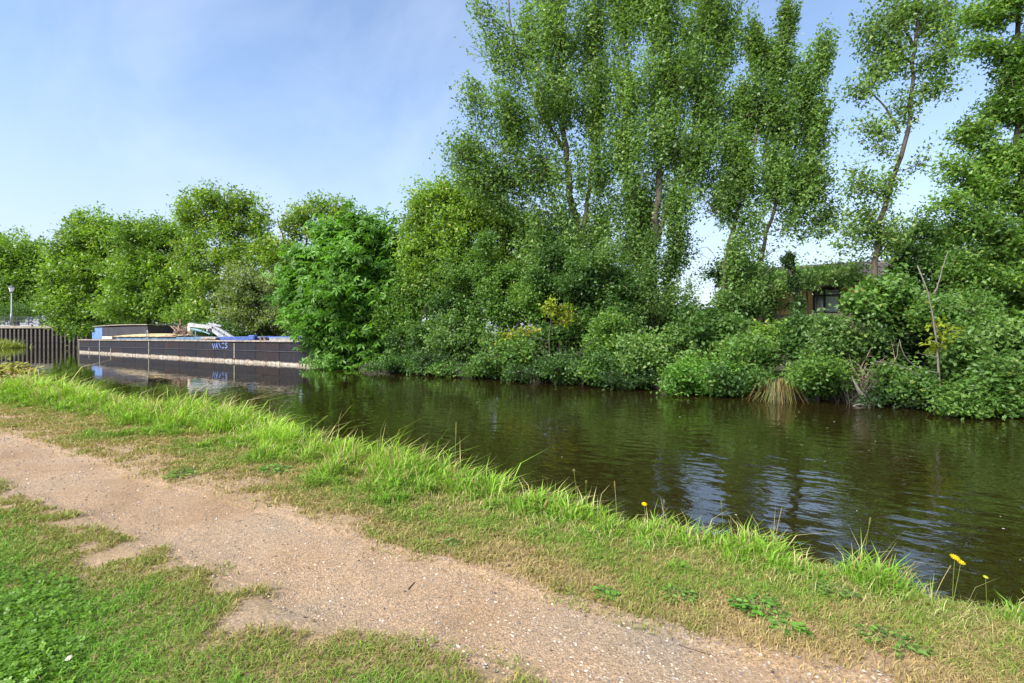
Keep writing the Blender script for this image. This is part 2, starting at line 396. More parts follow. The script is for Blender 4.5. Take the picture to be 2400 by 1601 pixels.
def make_plant(name, label, cat, t0, trunks, blobs, nleaf, size, pal, seed, bark=None, gap=.42, csig=.30, per=26, group=None,
               palm=False, lift=-.12, accent=.05, limb_r=.035, vert=0.0, noise_sc=.9, asp=.62, twigs=260, up=.55, parts=('trunk', 'branches', 'crown')):
    """trunks: lists of (u, v[, dt]) from the bottom up with a base and tip radius; blobs: (u, v, ru, rv[, dt, weight]) make up the crown"""
    rg = np.random.default_rng(seed); bark = bark or M_bark; tri = parts[0] == 'trunk' and t0 > 15 and not palm; nleaf = int(nleaf*(2.0 if tri else 1.3)); size = size*(.94 if tri else 1.12); noise_sc = noise_sc*(1.4 if tri else 1); gap = gap*(.94 if tri else 1); csig = csig*(.88 if tri else 1); per = int(per*1.1) if tri else per
    b0 = W(trunks[0][0][0][0], trunks[0][0][0][1], t0+(trunks[0][0][0][2] if len(trunks[0][0][0]) > 2 else 0))
    gz = float(ground_z(np.array([b0[0]]), np.array([b0[1]]))[0]); gz = max(gz, -.4)
    root = np.array([b0[0], b0[1], gz]); ob = empty(name, root, label, cat, group)
    tk = MB(); samples = []
    for (pts, r0, r1) in trunks:
        P = [W(p[0], p[1], t0+(p[2] if len(p) > 2 else 0)) for p in pts]
        base = P[0].copy(); base[2] = min(gz, base[2])-.25
        if len(samples) and P[0][2] < gz+.5: P = [root-np.array([0, 0, .2])]+[np.array([*(root[:2]*.5+P[0][:2]*.5), max(gz+.1, P[0][2])])]+P[1:]
        elif len(samples): pass
        elif P[0][2] > gz+.15: P = [base]+P
        else: P[0][2] = gz-.25
        P = np.array(P)
        # smooth resample
        d = np.concatenate([[0], np.cumsum(np.linalg.norm(np.diff(P, axis=0), axis=1))]); k = max(8, int(d[-1]/.5))
        dd = np.linspace(0, d[-1], k); Q = np.stack([np.interp(dd, d, P[:, i]) for i in range(3)], 1)
        for _ in range(2): Q[1:-1] = (Q[:-2]+2*Q[1:-1]+Q[2:])/4
        Q[1:-1] += rg.normal(size=(k-2, 3))*min(.05, r0*.25)
        rad = r0+(r1-r0)*(dd/d[-1])**.8; rad[0] *= 1.35
        tk.tube(Q-root, rad, 8); samples.append((Q, rad))
    SP = np.vstack([q for q, _ in samples]); SR = np.concatenate([r for _, r in samples])
    br = tk; cen = []; sub = []
    vols = []
    for bl in blobs:
        t = t0+(bl[4] if len(bl) > 4 else 0); wgt = bl[5] if len(bl) > 5 else 1.0
        c = W(bl[0], bl[1], t); ru, rv = bl[2]/FPX*t, bl[3]/FPX*t
        vols.append(ru*rv*wgt); cen.append((c, ru, rv))
    vols = np.array(vols)/sum(vols); allP, allC, twl = [], [], []
    right = np.array([CS, SN, 0]); fwd = np.array([-SN, CS, 0])
    for (c, ru, rv), fv in zip(cen, vols):
        dist = np.linalg.norm(SP-c, axis=1)+np.maximum(0, SP[:, 2]-(c[2]-.25*rv))*2.5
        i = int(np.argmin(dist)); o = SP[i]; L = np.linalg.norm(c-o)
        r = min(SR[i]*.75, limb_r*(.4+.35*math.sqrt(ru*rv)))
        limb = bez(o, c, lift, rg, 7); br.tube(limb-root, np.linspace(r, r*.45, 7), 5, cap=False)
        K2 = 7; ends = []
        for q in range(K2):
            a_ = limb[rg.integers(2, 7)]; dr = rg.normal(size=3); dr /= np.linalg.norm(dr); dr[2] = dr[2]*.8+.25
            e = c+(right*dr[0]*ru+fwd*dr[1]*ru*.8+np.array([0, 0, dr[2]*rv]))*.68
            sb = bez(a_, e, .05, rg, 5); br.tube(sb-root, np.linspace(r*.42, max(.008, r*.16), 5), 4, cap=False); ends.append(sb[2:])
        ends = np.vstack(ends)
        nc = max(3, int(nleaf*fv/per)); D = norm(rg.normal(size=(nc*3, 3))); rad = rg.random(nc*3)**.42*(.58+.80*vnoise(D*2.3+seed*.37+fv*50, seed+3))*np.where(rg.random(nc*3) < .02, 1.2, 1.0)
        pc = c+(right*D[:, :1]*ru+fwd*D[:, 1:2]*ru*.85+np.array([0, 0, 1.])*D[:, 2:]*rv)*rad[:, None]*rg.uniform(.85, 1.12, (nc*3, 1))
        keep = vnoise(pc*noise_sc*np.array([1.15, 1.15, 1-.55*min(1, vert)]), seed) > gap*rg.uniform(.8, 1.2, nc*3)
        pc = pc[keep][:nc]; ccol = np.clip(.5+1.25*(vnoise(pc*.8, seed+9)-.5)+rg.normal(size=len(pc))*.20+rg.normal()*.10, 0, 1)
        pc = pc[pc[:, 2] > .10]; ccol = ccol[:len(pc)]
        m = int(max(4, twigs*fv))
        for p in pc[:m]:
            j = int(np.argmin(np.linalg.norm(ends-p, axis=1))); br.tube(bez(ends[j], p, .04, rg, 3)-root, (.010, .007, .003), 3, cap=False)
        # clusters stretch away from the limb
        ax = norm(pc-o+np.array([0, 0, vert*2.0])); lp = np.repeat(pc, per, 0); la = np.repeat(ax, per, 0); lc = np.repeat(ccol, per)
        lp = lp+rg.normal(size=lp.shape)*csig*np.array([1, 1, .8])*(.7-.25*min(1, vert))+la*rg.normal(size=(len(lp), 1))*csig*(.8+vert*1.3)
        ok = lp[:, 2] > .05; allP.append(lp[ok]); allC.append(lc[ok])
    P = np.vstack(allP); cc = np.concatenate(allC)
    cr = MB()
    if palm: palmate(cr, P-root, cc, size, pal, rg)
    else: leaves(cr, P-root, cc, size, pal, rg, accent=accent, asp=asp, up=up, tri=tri)
    tk.build(parts[0], bark, ob, smooth=True); cr.build(parts[2], M_leaf, ob)
    return ob

T = make_plant
# -- trees, left to right (photo columns / rows)
T('tree', 'dark green tree behind the lamp post and railed quay at far left', 'tree', 80, [([(40, 735), (45, 600)], .5, .15)],
  [(10, 590, 70, 50), (60, 610, 60, 55), (95, 650, 30, 50), (30, 670, 80, 55), (85, 705, 40, 40), (20, 730, 70, 25), (-50, 620, 70, 80)], 15000, .48, 'lime', 101, M_bark_dark, gap=.36, csig=.8, accent=.0, limb_r=.09)
T('tree', 'broad light green tree hanging over the water beside the piled quay', 'tree', 58, [([(225, 760), (235, 640), (225, 560)], .4, .12)],
  [(215, 545, 60, 50), (270, 580, 60, 60), (175, 595, 55, 45), (150, 650, 50, 45), (215, 650, 70, 55), (135, 705, 40, 35), (190, 715, 60, 50), (160, 755, 40, 30), (255, 720, 60, 50), (215, 765, 60, 25)], 26000, .34, 'lime', 102, gap=.36, csig=.55, accent=.10, limb_r=.08)
T('tree', 'rounded green tree directly behind the dark stern cabin of the barge', 'tree', 54, [([(345, 770), (350, 640), (350, 540)], .35, .12)],
  [(330, 560, 60, 55), (395, 570, 50, 60), (300, 640, 60, 60), (370, 650, 70, 60), (310, 720, 70, 45), (390, 720, 60, 45), (440, 660, 45, 70), (440, 735, 40, 30)], 24000, .31, 'lime', 103, gap=.34, csig=.5, accent=.04, limb_r=.07)
T('tree', 'airy yellow-green tree with the tallest top of those above the barge', 'tree', 48, [([(505, 775), (505, 640), (520, 540), (525, 450)], .22, .05), ([(510, 700), (555, 560), (575, 490)], .14, .04)],
  [(500, 470, 55, 38), (560, 480, 50, 45), (450, 500, 40, 40), (605, 530, 35, 45), (520, 530, 70, 40), (450, 580, 45, 50), (560, 600, 70, 55), (480, 660, 60, 60), (560, 690, 60, 60), (470, 740, 60, 35)], 17000, .28, 'yellow', 104, gap=.42, csig=.42, accent=.12, limb_r=.05)
T('tree', 'thin yellow-green tree with bare upright stems left of the chestnut', 'tree', 46, [([(700, 770), (690, 640), (665, 560), (650, 510)], .2, .05), ([(700, 700), (715, 580), (735, 490)], .15, .04), ([(705, 660), (770, 560), (790, 500)], .12, .04)],
  [(730, 490, 45, 30), (790, 495, 45, 35), (690, 520, 40, 40), (830, 520, 30, 30), (750, 545, 60, 35), (660, 590, 50, 45), (620, 600, 40, 50), (700, 640, 60, 60), (640, 690, 50, 50)], 10000, .27, 'yellow', 105, gap=.44, csig=.4, accent=.16, limb_r=.045)
T('hawthorn', 'grey twiggy hawthorn with pale blossom behind the barge crane', 'shrub', 43, [([(600, 785), (600, 720), (590, 640)], .12, .04), ([(605, 785), (630, 720), (640, 660)], .1, .03)],
  [(575, 670, 50, 50), (620, 690, 45, 50), (560, 735, 45, 35), (620, 750, 50, 35), (660, 745, 35, 40), (540, 700, 30, 30)], 12000, .22, 'haw', 106, gap=.40, csig=.32, accent=.12, limb_r=.05)
ch = T('horse_chestnut', 'bright green horse chestnut with white flower candles overhanging the barge bow', 'tree', 27.2, [([(905, 850), (890, 720), (860, 600)], .20, .07)],
  [(800, 560, 55, 40, .6), (860, 565, 55, 45), (910, 560, 34, 34), (755, 605, 50, 45), (820, 640, 75, 55, -.8), (895, 640, 55, 55), (720, 670, 50, 45), (800, 710, 80, 55, -1.0), (885, 720, 60, 60, -.6), (735, 735, 50, 40, -.6), (790, 785, 70, 48, -1.2), (870, 800, 65, 50, -1.0), (930, 770, 35, 60), (785, 842, 45, 25, -1.2), (840, 850, 60, 22, -1.0), (775, 815, 35, 35, -.6), (905, 845, 40, 20, -.6), (690, 700, 26, 16, 0, .8), (700, 640, 28, 18, 0, .8), (715, 590, 26, 18, 0, .8), (765, 540, 24, 20, 0, .7), (835, 522, 26, 18, 0, .8), (885, 522, 20, 14, 0, .6), (940, 600, 24, 20, 0, .7), (950, 690, 24, 24, 0, .7), (700, 770, 24, 14, 0, .7), (660, 655, 18, 10, .3, .5)],
  7200, .30, 'chest', 107, gap=.30, csig=.42, per=12, palm=True, limb_r=.06)
T('tree', 'tall yellow-green tree with drooping top between the chestnut and the poplars', 'tree', 25.5, [([(1100, 860), (1095, 700), (1080, 560), (1070, 450)], .18, .05), ([(1110, 840), (1180, 660), (1210, 540)], .13, .04)],
  [(1030, 460, 65, 38), (1100, 455, 55, 40), (980, 510, 40, 40), (1060, 530, 80, 55), (1160, 520, 60, 50), (1225, 540, 50, 50), (985, 590, 50, 50), (1080, 620, 80, 55), (1180, 620, 70, 60), (1000, 660, 55, 45), (1245, 620, 40, 60), (1120, 690, 80, 40)],
  38000, .155, 'yellow', 108, gap=.36, csig=.26, accent=.06, limb_r=.05, up=.4)
T('poplar', 'tall loose poplar with one leaning bare grey trunk, leftmost of the poplars', 'tree', 22.5, [([(1400, 860), (1385, 650), (1355, 545), (1335, 440), (1322, 340), (1312, 180), (1300, 40), (1290, -120)], .24, .05), ([(1322, 350), (1250, 230), (1200, 80), (1190, -20)], .09, .03), ([(1360, 560), (1385, 430), (1390, 260), (1400, 60)], .11, .03)],
  [(1150, 40, 50, 60, 0, .25), (1130, 130, 50, 50, 0, .3), (1125, 230, 45, 50, 0, .5), (1095, 350, 48, 60, 0, 1.0), (1180, 290, 70, 75, 0, 1.0), (1130, 430, 60, 45, 0, .9), (1215, 130, 55, 90, 0, .7), (1300, 70, 70, 110), (1290, 240, 80, 90), (1390, 110, 55, 120), (1400, 270, 55, 90), (1180, 410, 70, 55, 0, .9), (1270, 400, 70, 60), (1390, 400, 55, 70), (1300, 510, 80, 45, 0, .7), (1320, -60, 150, 50, 0, .5), (1200, 480, 55, 40, 0, .8), (1270, 580, 60, 55), (1350, 620, 70, 60), (1420, 540, 50, 60), (1420, 640, 55, 60), (1290, 670, 60, 50), (1340, 560, 60, 40)],
  46000, .145, 'poplar', 109, M_bark, gap=.46, csig=.24, per=18, vert=1.0, limb_r=.032, lift=-.15, twigs=500)
T('poplar', 'dense dark poplar in the middle with crown running out of the top', 'tree', 22.0, [([(1530, 880), (1530, 620), (1545, 400), (1560, 150), (1565, -150)], .22, .05), ([(1535, 700), (1480, 480), (1465, 250), (1470, 60)], .12, .03), ([(1540, 560), (1620, 330), (1650, 100), (1660, -80)], .12, .03)],
  [(1470, 70, 45, 100), (1545, 40, 60, 100), (1640, 30, 65, 90), (1700, 100, 35, 80), (1500, 200, 60, 80), (1590, 190, 75, 90), (1670, 230, 55, 80), (1705, 320, 35, 70, 0, .7), (1690, 430, 40, 60, 0, .7), (1640, 590, 42, 65, 0, .5), (1470, 340, 55, 80), (1550, 340, 75, 80), (1640, 370, 65, 75), (1475, 480, 60, 70), (1560, 490, 80, 70), (1500, 590, 75, 65), (1560, 600, 50, 60), (1490, 700, 70, 60), (1565, 710, 60, 60), (1560, -70, 160, 50, 0, .5)],
  50000, .145, 'poplar', 110, M_bark, gap=.42, csig=.24, per=18, vert=1.0, limb_r=.032, lift=-.15, twigs=500)
T('poplar', 'poplar with two thin stems and feathery pointed tops against blue sky', 'tree', 21.5, [([(1690, 840), (1695, 700), (1710, 560), (1770, 330), (1830, 90), (1842, 20)], .13, .03), ([(1785, 830), (1775, 700), (1790, 560), (1870, 330), (1925, 120)], .12, .03)],
  [(1845, 50, 24, 50, 0, .9), (1930, 130, 22, 55, 0, .9), (1770, 120, 30, 65), (1820, 140, 38, 65), (1885, 200, 36, 65), (1755, 250, 42, 75), (1825, 270, 50, 80), (1910, 300, 40, 75), (1735, 390, 45, 80), (1805, 410, 55, 75), (1890, 430, 50, 70), (1690, 470, 40, 55, 0, .6), (1760, 520, 50, 55, 0, .32), (1850, 530, 55, 50, 0, .28), (1940, 500, 36, 60, 0, .4), (1810, 590, 55, 35, 0, .18), (1640, 480, 35, 60, 0, .4), (1770, 640, 50, 28, 0, .3), (1715, 610, 45, 60, 0, .5), (1850, 650, 50, 20, 0, .7), (1925, 650, 45, 16, 0, .7), (1990, 640, 30, 30, 0, .5), (1715, 690, 40, 36, 0, .8)],
  37000, .14, 'poplar', 111, M_bark, gap=.46, csig=.22, per=18, vert=1.0, limb_r=.028, lift=-.15, twigs=450)
T('poplar', 'slender leaning poplar with a bare trunk and sparse leaves on open sky', 'tree', 19.5, [([(2040, 860), (2050, 650), (2062, 520), (2090, 420), (2130, 310), (2138, 200), (2146, 70), (2165, -140)], .125, .04), ([(2108, 312), (2085, 260), (2045, 215), (2000, 200)], .05, .015), ([(2142, 110), (2110, 50), (2095, -30)], .06, .02), ([(2148, 90), (2190, 20), (2210, -60)], .05, .02)],
  [(2010, 215, 30, 28, 0, .8), (2060, 160, 40, 40, 0, .9), (2075, 60, 45, 50, 0, .8), (2130, 20, 50, 40), (2195, 40, 45, 50), (2190, 130, 50, 40, 0, .9), (2200, 200, 40, 40, 0, .8), (2100, 130, 35, 50), (2060, 300, 40, 22, 0, .7), (2120, 250, 40, 40, 0, .6), (2020, 300, 25, 22, 0, .5), (2060, 345, 30, 30, 0, .6), (2160, 380, 30, 22, 0, .4), (2020, 430, 35, 45, 0, .7), (2075, 440, 30, 45, 0, .8), (2035, 530, 45, 55), (2090, 560, 35, 50), (1985, 560, 40, 50, 0, .35), (2230, 90, 30, 40, 0, .5), (2035, 90, 30, 50, 0, .6), (2150, -70, 90, 40, 0, .5)],
  8500, .15, 'poplar', 112, M_bark, gap=.30, csig=.30, per=8, vert=.2, limb_r=.03, lift=-.1, twigs=400, accent=.12)
T('tree', 'leafy green tree filling the right edge of the view', 'tree', 16.0, [([(2440, 960), (2420, 700), (2390, 420), (2385, 100), (2390, -80)], .16, .05), ([(2400, 700), (2350, 560), (2310, 480)], .07, .02)],
  [(2310, 30, 55, 40, 0, .8), (2385, 20, 60, 60), (2370, 140, 50, 60), (2430, 120, 60, 80), (2300, 110, 40, 35, 0, .6), (2350, 240, 60, 60), (2420, 270, 60, 80), (2280, 310, 50, 45, 0, .8), (2360, 360, 70, 60), (2240, 400, 45, 35, 0, .6), (2310, 430, 60, 50), (2400, 460, 60, 60), (2220, 480, 45, 35, 0, .6), (2290, 530, 65, 50), (2380, 570, 70, 60), (2330, 640, 70, 50), (2410, 680, 60, 60), (2270, 630, 50, 50)],
  28000, .125, 'mid', 113, M_bark, gap=.38, csig=.2, per=18, limb_r=.035, twigs=350, accent=.08)
T('tree', 'tall tree standing beyond the right edge of the view', 'tree', 16.5, [([(2640, 960), (2640, 600), (2650, 200)], .16, .05)],
  [(2600, 250, 90, 100), (2700, 300, 90, 110), (2620, 450, 100, 90), (2720, 500, 90, 100), (2620, 620, 90, 80), (2720, 700, 100, 80), (2660, 120, 80, 90)], 9000, .17, 'mid', 116, M_bark, gap=.36, csig=.24)
T('tree', 'dark ivy-clad evergreen with a pointed top behind the pale sapling', 'tree', 20.5, [([(2190, 840), (2190, 650), (2180, 520)], .16, .06)],
  [(2165, 540, 35, 35), (2215, 560, 45, 45), (2140, 590, 45, 40), (2190, 620, 60, 45), (2245, 630, 40, 50), (2130, 640, 40, 35), (2200, 690, 60, 50)], 12000, .12, 'deep', 114, M_bark_dark, gap=.25, csig=.2)
T('tree', 'lime green sunlit tree behind the leafy tree at the right edge', 'tree', 19.0, [([(2330, 860), (2325, 700), (2330, 600)], .1, .04), ([(2310, 850), (2290, 740), (2285, 660)], .08, .03)],
  [(2330, 590, 50, 45), (2290, 640, 45, 50), (2350, 660, 50, 50), (2380, 600, 40, 50), (2300, 710, 60, 40), (2370, 730, 50, 40)], 10000, .12, 'yellow', 115, M_bark_dark, gap=.34, csig=.2)

# chestnut flower candles
for k, (u, v, t) in enumerate([(722, 706, 27.6), (727, 700, 27.4), (752, 788, 27.2), (831, 780, 27.4), (842, 778, 27.6), (738, 631, 28.4), (776, 664, 27.8), (915, 822, 28.2), (768, 712, 27.3), (1, 1, 0)]):
    if t == 0: continue
    p = W(u, v, t)-np.array(ch.location); m_ = MB(); rr = np.random.default_rng(300+k)
    for q in range(34):
        h = q/34*.34; r = .075*(1-q/40); th = q*2.4
        c = p+np.array([r*math.cos(th), r*math.sin(th), h]); m_.box(c, (.05, .05, .04), (.75, .72, .64), th)
    m_.tube([p-np.array([0, 0, .1]), p+np.array([0, 0, .33])], (.012, .006), 4, (.2, .3, .1))
    m_.build('flower_candle', M_leaf, ch)

# -- shrubs of the far bank:  u, v, ru, rv, n of the centre
SH = [
 ('broad glossy green shrub against the right side of the chestnut', 960, 740, 55, 70, 17.6, 'mid', 7000, .13),
 ('dark low shrub dipping into the water right of the chestnut', 985, 815, 60, 50, 16.9, 'deep', 7000, .12),
 ('green bramble mound below the yellow-green tree', 1065, 800, 60, 60, 16.9, 'mid', 7000, .12),
 ('dark rounded shrub behind the bramble mound', 1075, 735, 70, 50, 18.3, 'deep', 7000, .13),
 ('tall grey-green shrub under the leftmost poplar', 1190, 740, 65, 75, 17.6, 'mid', 8000, .12),
 ('low bright sycamore bush leaning to the water under the grey-green shrub', 1200, 845, 60, 32, 16.3, 'mid', 5500, .13),
 ('ivy covered mound left of the leaning poplar foot', 1290, 650, 55, 70, 18.6, 'deep', 8000, .12),
 ('dark thicket round the leaning poplar foot', 1390, 680, 75, 90, 18.4, 'deep', 10000, .12),
 ('grey-green elder with drooping sprays right of the twiggy bare bush', 1440, 800, 70, 60, 17.1, 'mid', 8000, .12),
 ('low leafy bush trailing into the water left of the wide elder', 1430, 880, 50, 30, 16.2, 'mid', 4500, .12),
 ('wide elder bush with bright tips below the middle poplar', 1545, 835, 85, 62, 16.7, 'mid', 11000, .115),
 ('lowest bright green bush touching the water left of the dry sedge', 1640, 890, 75, 40, 16.1, 'mid', 7500, .115),
 ('dusky green bush right of the middle poplar trunk', 1660, 785, 65, 55, 17.5, 'deep', 8000, .12),
 ('pale grey-green sallow bush left of the brick house', 1722, 720, 50, 50, 23.0, 'poplar', 6500, .115),
 ('shady bush behind the dry sedge', 1755, 840, 60, 50, 16.9, 'deep', 6000, .115),
 ('ivy draped bush standing before the timber fence', 1900, 800, 50, 45, 17.2, 'deep', 6500, .11),
 ('bright rounded bush by the water right of the dry sedge', 1925, 880, 55, 42, 15.9, 'mid', 6500, .11),
 ('broad-leaved layered shrub right of the house window', 2078, 705, 58, 55, 17.6, 'mid', 8000, .125),
 ('leafy spray shrub below the layered shrub', 1990, 810, 70, 50, 16.7, 'mid', 6500, .115),
 ('dark hollow thicket left of the pale sapling', 2110, 790, 70, 60, 17.8, 'dark', 7000, .115),
 ('overhanging dark shrub low behind the pale sapling', 2110, 900, 70, 40, 16.7, 'deep', 5500, .11),
 ('green hazel bush right of the pale sapling top', 2245, 745, 60, 60, 17.4, 'mid', 8000, .11),
 ('bright green bush between the sapling and the right edge', 2315, 830, 62, 60, 16.8, 'mid', 8500, .105),
 ('dark shrub low at the right edge of the far bank', 2370, 900, 60, 50, 15.9, 'deep', 6500, .105),
 ('tall mixed thicket rising between the chestnut and the grey-green shrub', 1010, 660, 75, 75, 18.5, 'mid', 9000, .125),
 ('tall leafy thicket under the drooping yellow-green tree', 1130, 650, 75, 75, 18.6, 'mid', 9000, .12),
 ('ivy-hung thicket between the two left poplars', 1440, 690, 70, 90, 18.9, 'mid', 10000, .12),
 ('airy spray of leaves across the roof of the brick house', 1905, 650, 130, 22, 27.0, 'poplar', 5500, .12),
 ('thin airy spray over the orange wall left of the window', 1800, 705, 48, 36, 26.0, 'poplar', 1600, .11),
 ('airy spray left of the house gable', 1735, 645, 55, 28, 26.0, 'poplar', 3500, .115),
 ('small shade-toned bramble at the waterline under the green bramble mound', 1030, 852, 60, 18, 15.95, 'dark', 2600, .10),  # small brambles: dark leaf palette paints in the shade along the waterline
 ('small shade-toned bramble at the waterline under the golden maple leaves', 1275, 872, 60, 18, 15.95, 'dark', 2600, .10),
 ('small shade-toned bramble at the waterline under the middle poplar', 1480, 893, 60, 20, 15.95, 'dark', 2600, .10),
 ('small shade-toned bramble behind the driftwood by the stump', 2090, 945, 60, 22, 16.0, 'dark', 2600, .10),
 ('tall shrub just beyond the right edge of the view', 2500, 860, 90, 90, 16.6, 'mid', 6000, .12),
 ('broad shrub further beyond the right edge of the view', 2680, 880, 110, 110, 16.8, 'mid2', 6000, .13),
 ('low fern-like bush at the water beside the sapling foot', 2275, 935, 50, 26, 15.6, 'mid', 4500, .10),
 ('shade-toned bramble skirt at the waterline under the glossy shrub by the chestnut', 945, 856, 84, 16, 15.95, 'deep', 4450, .105),  # low skirts: deep leaf palette stands in for the dark shade at the waterline
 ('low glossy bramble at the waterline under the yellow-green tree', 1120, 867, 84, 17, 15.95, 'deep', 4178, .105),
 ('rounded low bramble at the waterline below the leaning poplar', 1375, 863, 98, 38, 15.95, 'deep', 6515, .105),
 ('shade-toned low bramble just left of the dry sedge', 1735, 896, 70, 29, 15.95, 'deep', 4853, .105),
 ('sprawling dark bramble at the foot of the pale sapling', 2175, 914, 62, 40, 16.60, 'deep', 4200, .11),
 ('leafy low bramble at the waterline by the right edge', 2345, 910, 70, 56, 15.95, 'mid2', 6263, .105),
]
for k, (lab, u, v, ru, rv, n, pal, nl, ls) in enumerate(SH):
    rg = random.Random(500+k); t = depth_n(u, n)
    bl = [(u, v, ru*.6, rv*.6)]
    for q in range(9):
        th = q/9*2*math.pi+rg.uniform(-.5, .5); rr = rg.uniform(.55, 1.18); sp = rg.random() < .3
        bl.append((u+ru*rr*math.cos(th), v+rv*rr*.9*math.sin(th), ru*(.16 if sp else rg.uniform(.26, .5)), rv*(rg.uniform(.5, .75) if sp else rg.uniform(.22, .45)), rg.uniform(-.8, .6), rg.uniform(.5, 1.3)))
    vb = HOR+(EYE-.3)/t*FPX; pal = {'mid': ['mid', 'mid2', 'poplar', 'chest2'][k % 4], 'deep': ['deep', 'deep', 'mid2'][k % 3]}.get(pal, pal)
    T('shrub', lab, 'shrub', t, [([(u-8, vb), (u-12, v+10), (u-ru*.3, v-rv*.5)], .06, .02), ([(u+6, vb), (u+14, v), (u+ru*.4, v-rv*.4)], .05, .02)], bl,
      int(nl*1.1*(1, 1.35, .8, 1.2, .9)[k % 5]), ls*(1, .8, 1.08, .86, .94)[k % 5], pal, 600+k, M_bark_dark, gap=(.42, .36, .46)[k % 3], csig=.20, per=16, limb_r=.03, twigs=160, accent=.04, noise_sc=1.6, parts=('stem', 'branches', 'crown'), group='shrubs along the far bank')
# back hedge seen through gaps
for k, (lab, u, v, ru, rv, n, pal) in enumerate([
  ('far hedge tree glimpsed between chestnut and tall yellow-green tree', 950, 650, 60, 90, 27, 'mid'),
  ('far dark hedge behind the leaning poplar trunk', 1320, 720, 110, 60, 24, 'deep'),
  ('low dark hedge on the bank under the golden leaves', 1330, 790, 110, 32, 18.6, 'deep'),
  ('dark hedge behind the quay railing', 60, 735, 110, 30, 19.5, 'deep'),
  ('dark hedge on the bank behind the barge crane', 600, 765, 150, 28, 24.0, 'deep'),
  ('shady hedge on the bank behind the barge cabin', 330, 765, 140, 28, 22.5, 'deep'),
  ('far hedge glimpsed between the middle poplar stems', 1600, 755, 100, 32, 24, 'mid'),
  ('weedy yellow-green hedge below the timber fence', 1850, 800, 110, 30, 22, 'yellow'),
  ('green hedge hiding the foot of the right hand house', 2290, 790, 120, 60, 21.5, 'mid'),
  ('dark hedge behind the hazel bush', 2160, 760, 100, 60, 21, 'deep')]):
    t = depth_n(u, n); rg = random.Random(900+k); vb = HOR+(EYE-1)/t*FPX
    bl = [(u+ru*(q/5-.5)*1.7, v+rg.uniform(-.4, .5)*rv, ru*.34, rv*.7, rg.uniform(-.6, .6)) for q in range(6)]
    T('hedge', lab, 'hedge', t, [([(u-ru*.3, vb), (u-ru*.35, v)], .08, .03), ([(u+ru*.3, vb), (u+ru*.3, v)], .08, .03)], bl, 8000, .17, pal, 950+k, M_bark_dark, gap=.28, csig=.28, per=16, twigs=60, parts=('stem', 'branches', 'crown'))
# ------------------------------------------------------------------ single far-bank plants
T('sapling', 'pale bare-stemmed sapling forking above the water near the right edge', 'sapling', depth_n(2203, 15.55),
  [([(2207, 950), (2202, 880), (2196, 820), (2190, 740), (2186, 690), (2170, 655), (2150, 622)], .036, .010), ([(2187, 690), (2200, 670), (2206, 630), (2222, 590)], .018, .006), ([(2204, 935), (2160, 880), (2100, 850), (2050, 846)], .02, .006), ([(2200, 875), (2140, 860), (2112, 825), (2108, 795)], .016, .005), ([(2200, 838), (2170, 832), (2150, 826)], .012, .004), ([(2196, 935), (2190, 900), (2186, 890)], .014, .006), ([(2210, 935), (2200, 955), (2180, 968)], .02, .01)],
  [(2195, 760, 16, 10), (2200, 803, 32, 10), (2225, 775, 18, 20)], 190, .10, 'gold', 131, M_bark_pale, gap=.1, csig=.10, per=6, limb_r=.012, twigs=30, accent=0, parts=('stem', 'branches', 'leaves'))
T('sapling', 'golden-leaved young maple branch glowing in the shade under the leaning poplar', 'sapling', depth_n(1300, 16.6),
  [([(1290, 850), (1285, 790), (1292, 740), (1300, 712)], .035, .012), ([(1285, 800), (1240, 785), (1195, 780)], .02, .008)],
  [(1290, 715, 25, 12), (1310, 735, 35, 20), (1330, 755, 22, 12), (1235, 775, 40, 7), (1190, 785, 22, 7)], 560, .11, 'gold', 132, M_bark, gap=.1, csig=.14, per=8, limb_r=.018, twigs=40, accent=.06, parts=('stem', 'branches', 'leaves'))
T('willow_stem', 'thin leaning ivy-covered stem in front of the brick house', 'tree', depth_n(1875, 18.6),
  [([(1895, 840), (1882, 770), (1868, 690), (1850, 630), (1842, 600)], .10, .05)],
  [(1885, 790, 14, 40), (1872, 720, 12, 35), (1860, 660, 12, 30), (1848, 610, 16, 18)], 3400, .085, 'dark', 133, M_bark_dark, gap=.1, csig=.06, per=14, limb_r=.02, twigs=20)

def twig_bush(name, label, u, v0, v1, spread, n, count, seed, mat, lean=0.0):
    rg = np.random.default_rng(seed); t = depth_n(u, n); b = W(u, v0, t); ob = empty(name, b, label, 'shrub')
    mb = MB()
    for k in range(count):
        p0 = np.array([rg.normal()*.12, rg.normal()*.12, -.15]); th = rg.uniform(0, 2*math.pi); H = (v0-v1)/FPX*t*rg.uniform(.5, 1.05)
        d = np.array([CS, SN, 0])*(math.cos(th)*spread+lean)+np.array([-SN, CS, 0])*math.sin(th)*spread*.6
        e = p0+d*H+np.array([0, 0, H]); c = bez(p0, e, rg.uniform(-.1, .12), rg, 7, .10); mb.tube(c, np.linspace(.016, .004, 7), 4, cap=False)
        for q in range(4):
            a = c[rg.integers(2, 7)]; e2 = a+rg.normal(size=3)*.22+np.array([0, 0, .12]); mb.tube(bez(a, e2, .05, rg, 4), (.006, .005, .004, .002), 3, cap=False)
    mb.build('twigs', mat, ob, smooth=True); return ob
M_twig = barkmat('twig_pale', (.17, .12, .085), (.36, .29, .22))
twig_bush('twiggy_bush', 'bare reddish-grey twiggy bush over the water under the golden leaves', 1325, 895, 790, .75, 16.1, 28, 41, M_bark)
twig_bush('twiggy_bush', 'tangle of grey bare twigs above the dead stump left of the sapling', 1985, 950, 850, .6, 15.9, 26, 42, M_bark, .25)
twig_bush('twiggy_bush', 'brown leafless brushwood behind the dry sedge', 1690, 925, 845, .7, 16.3, 26, 43, M_bark)
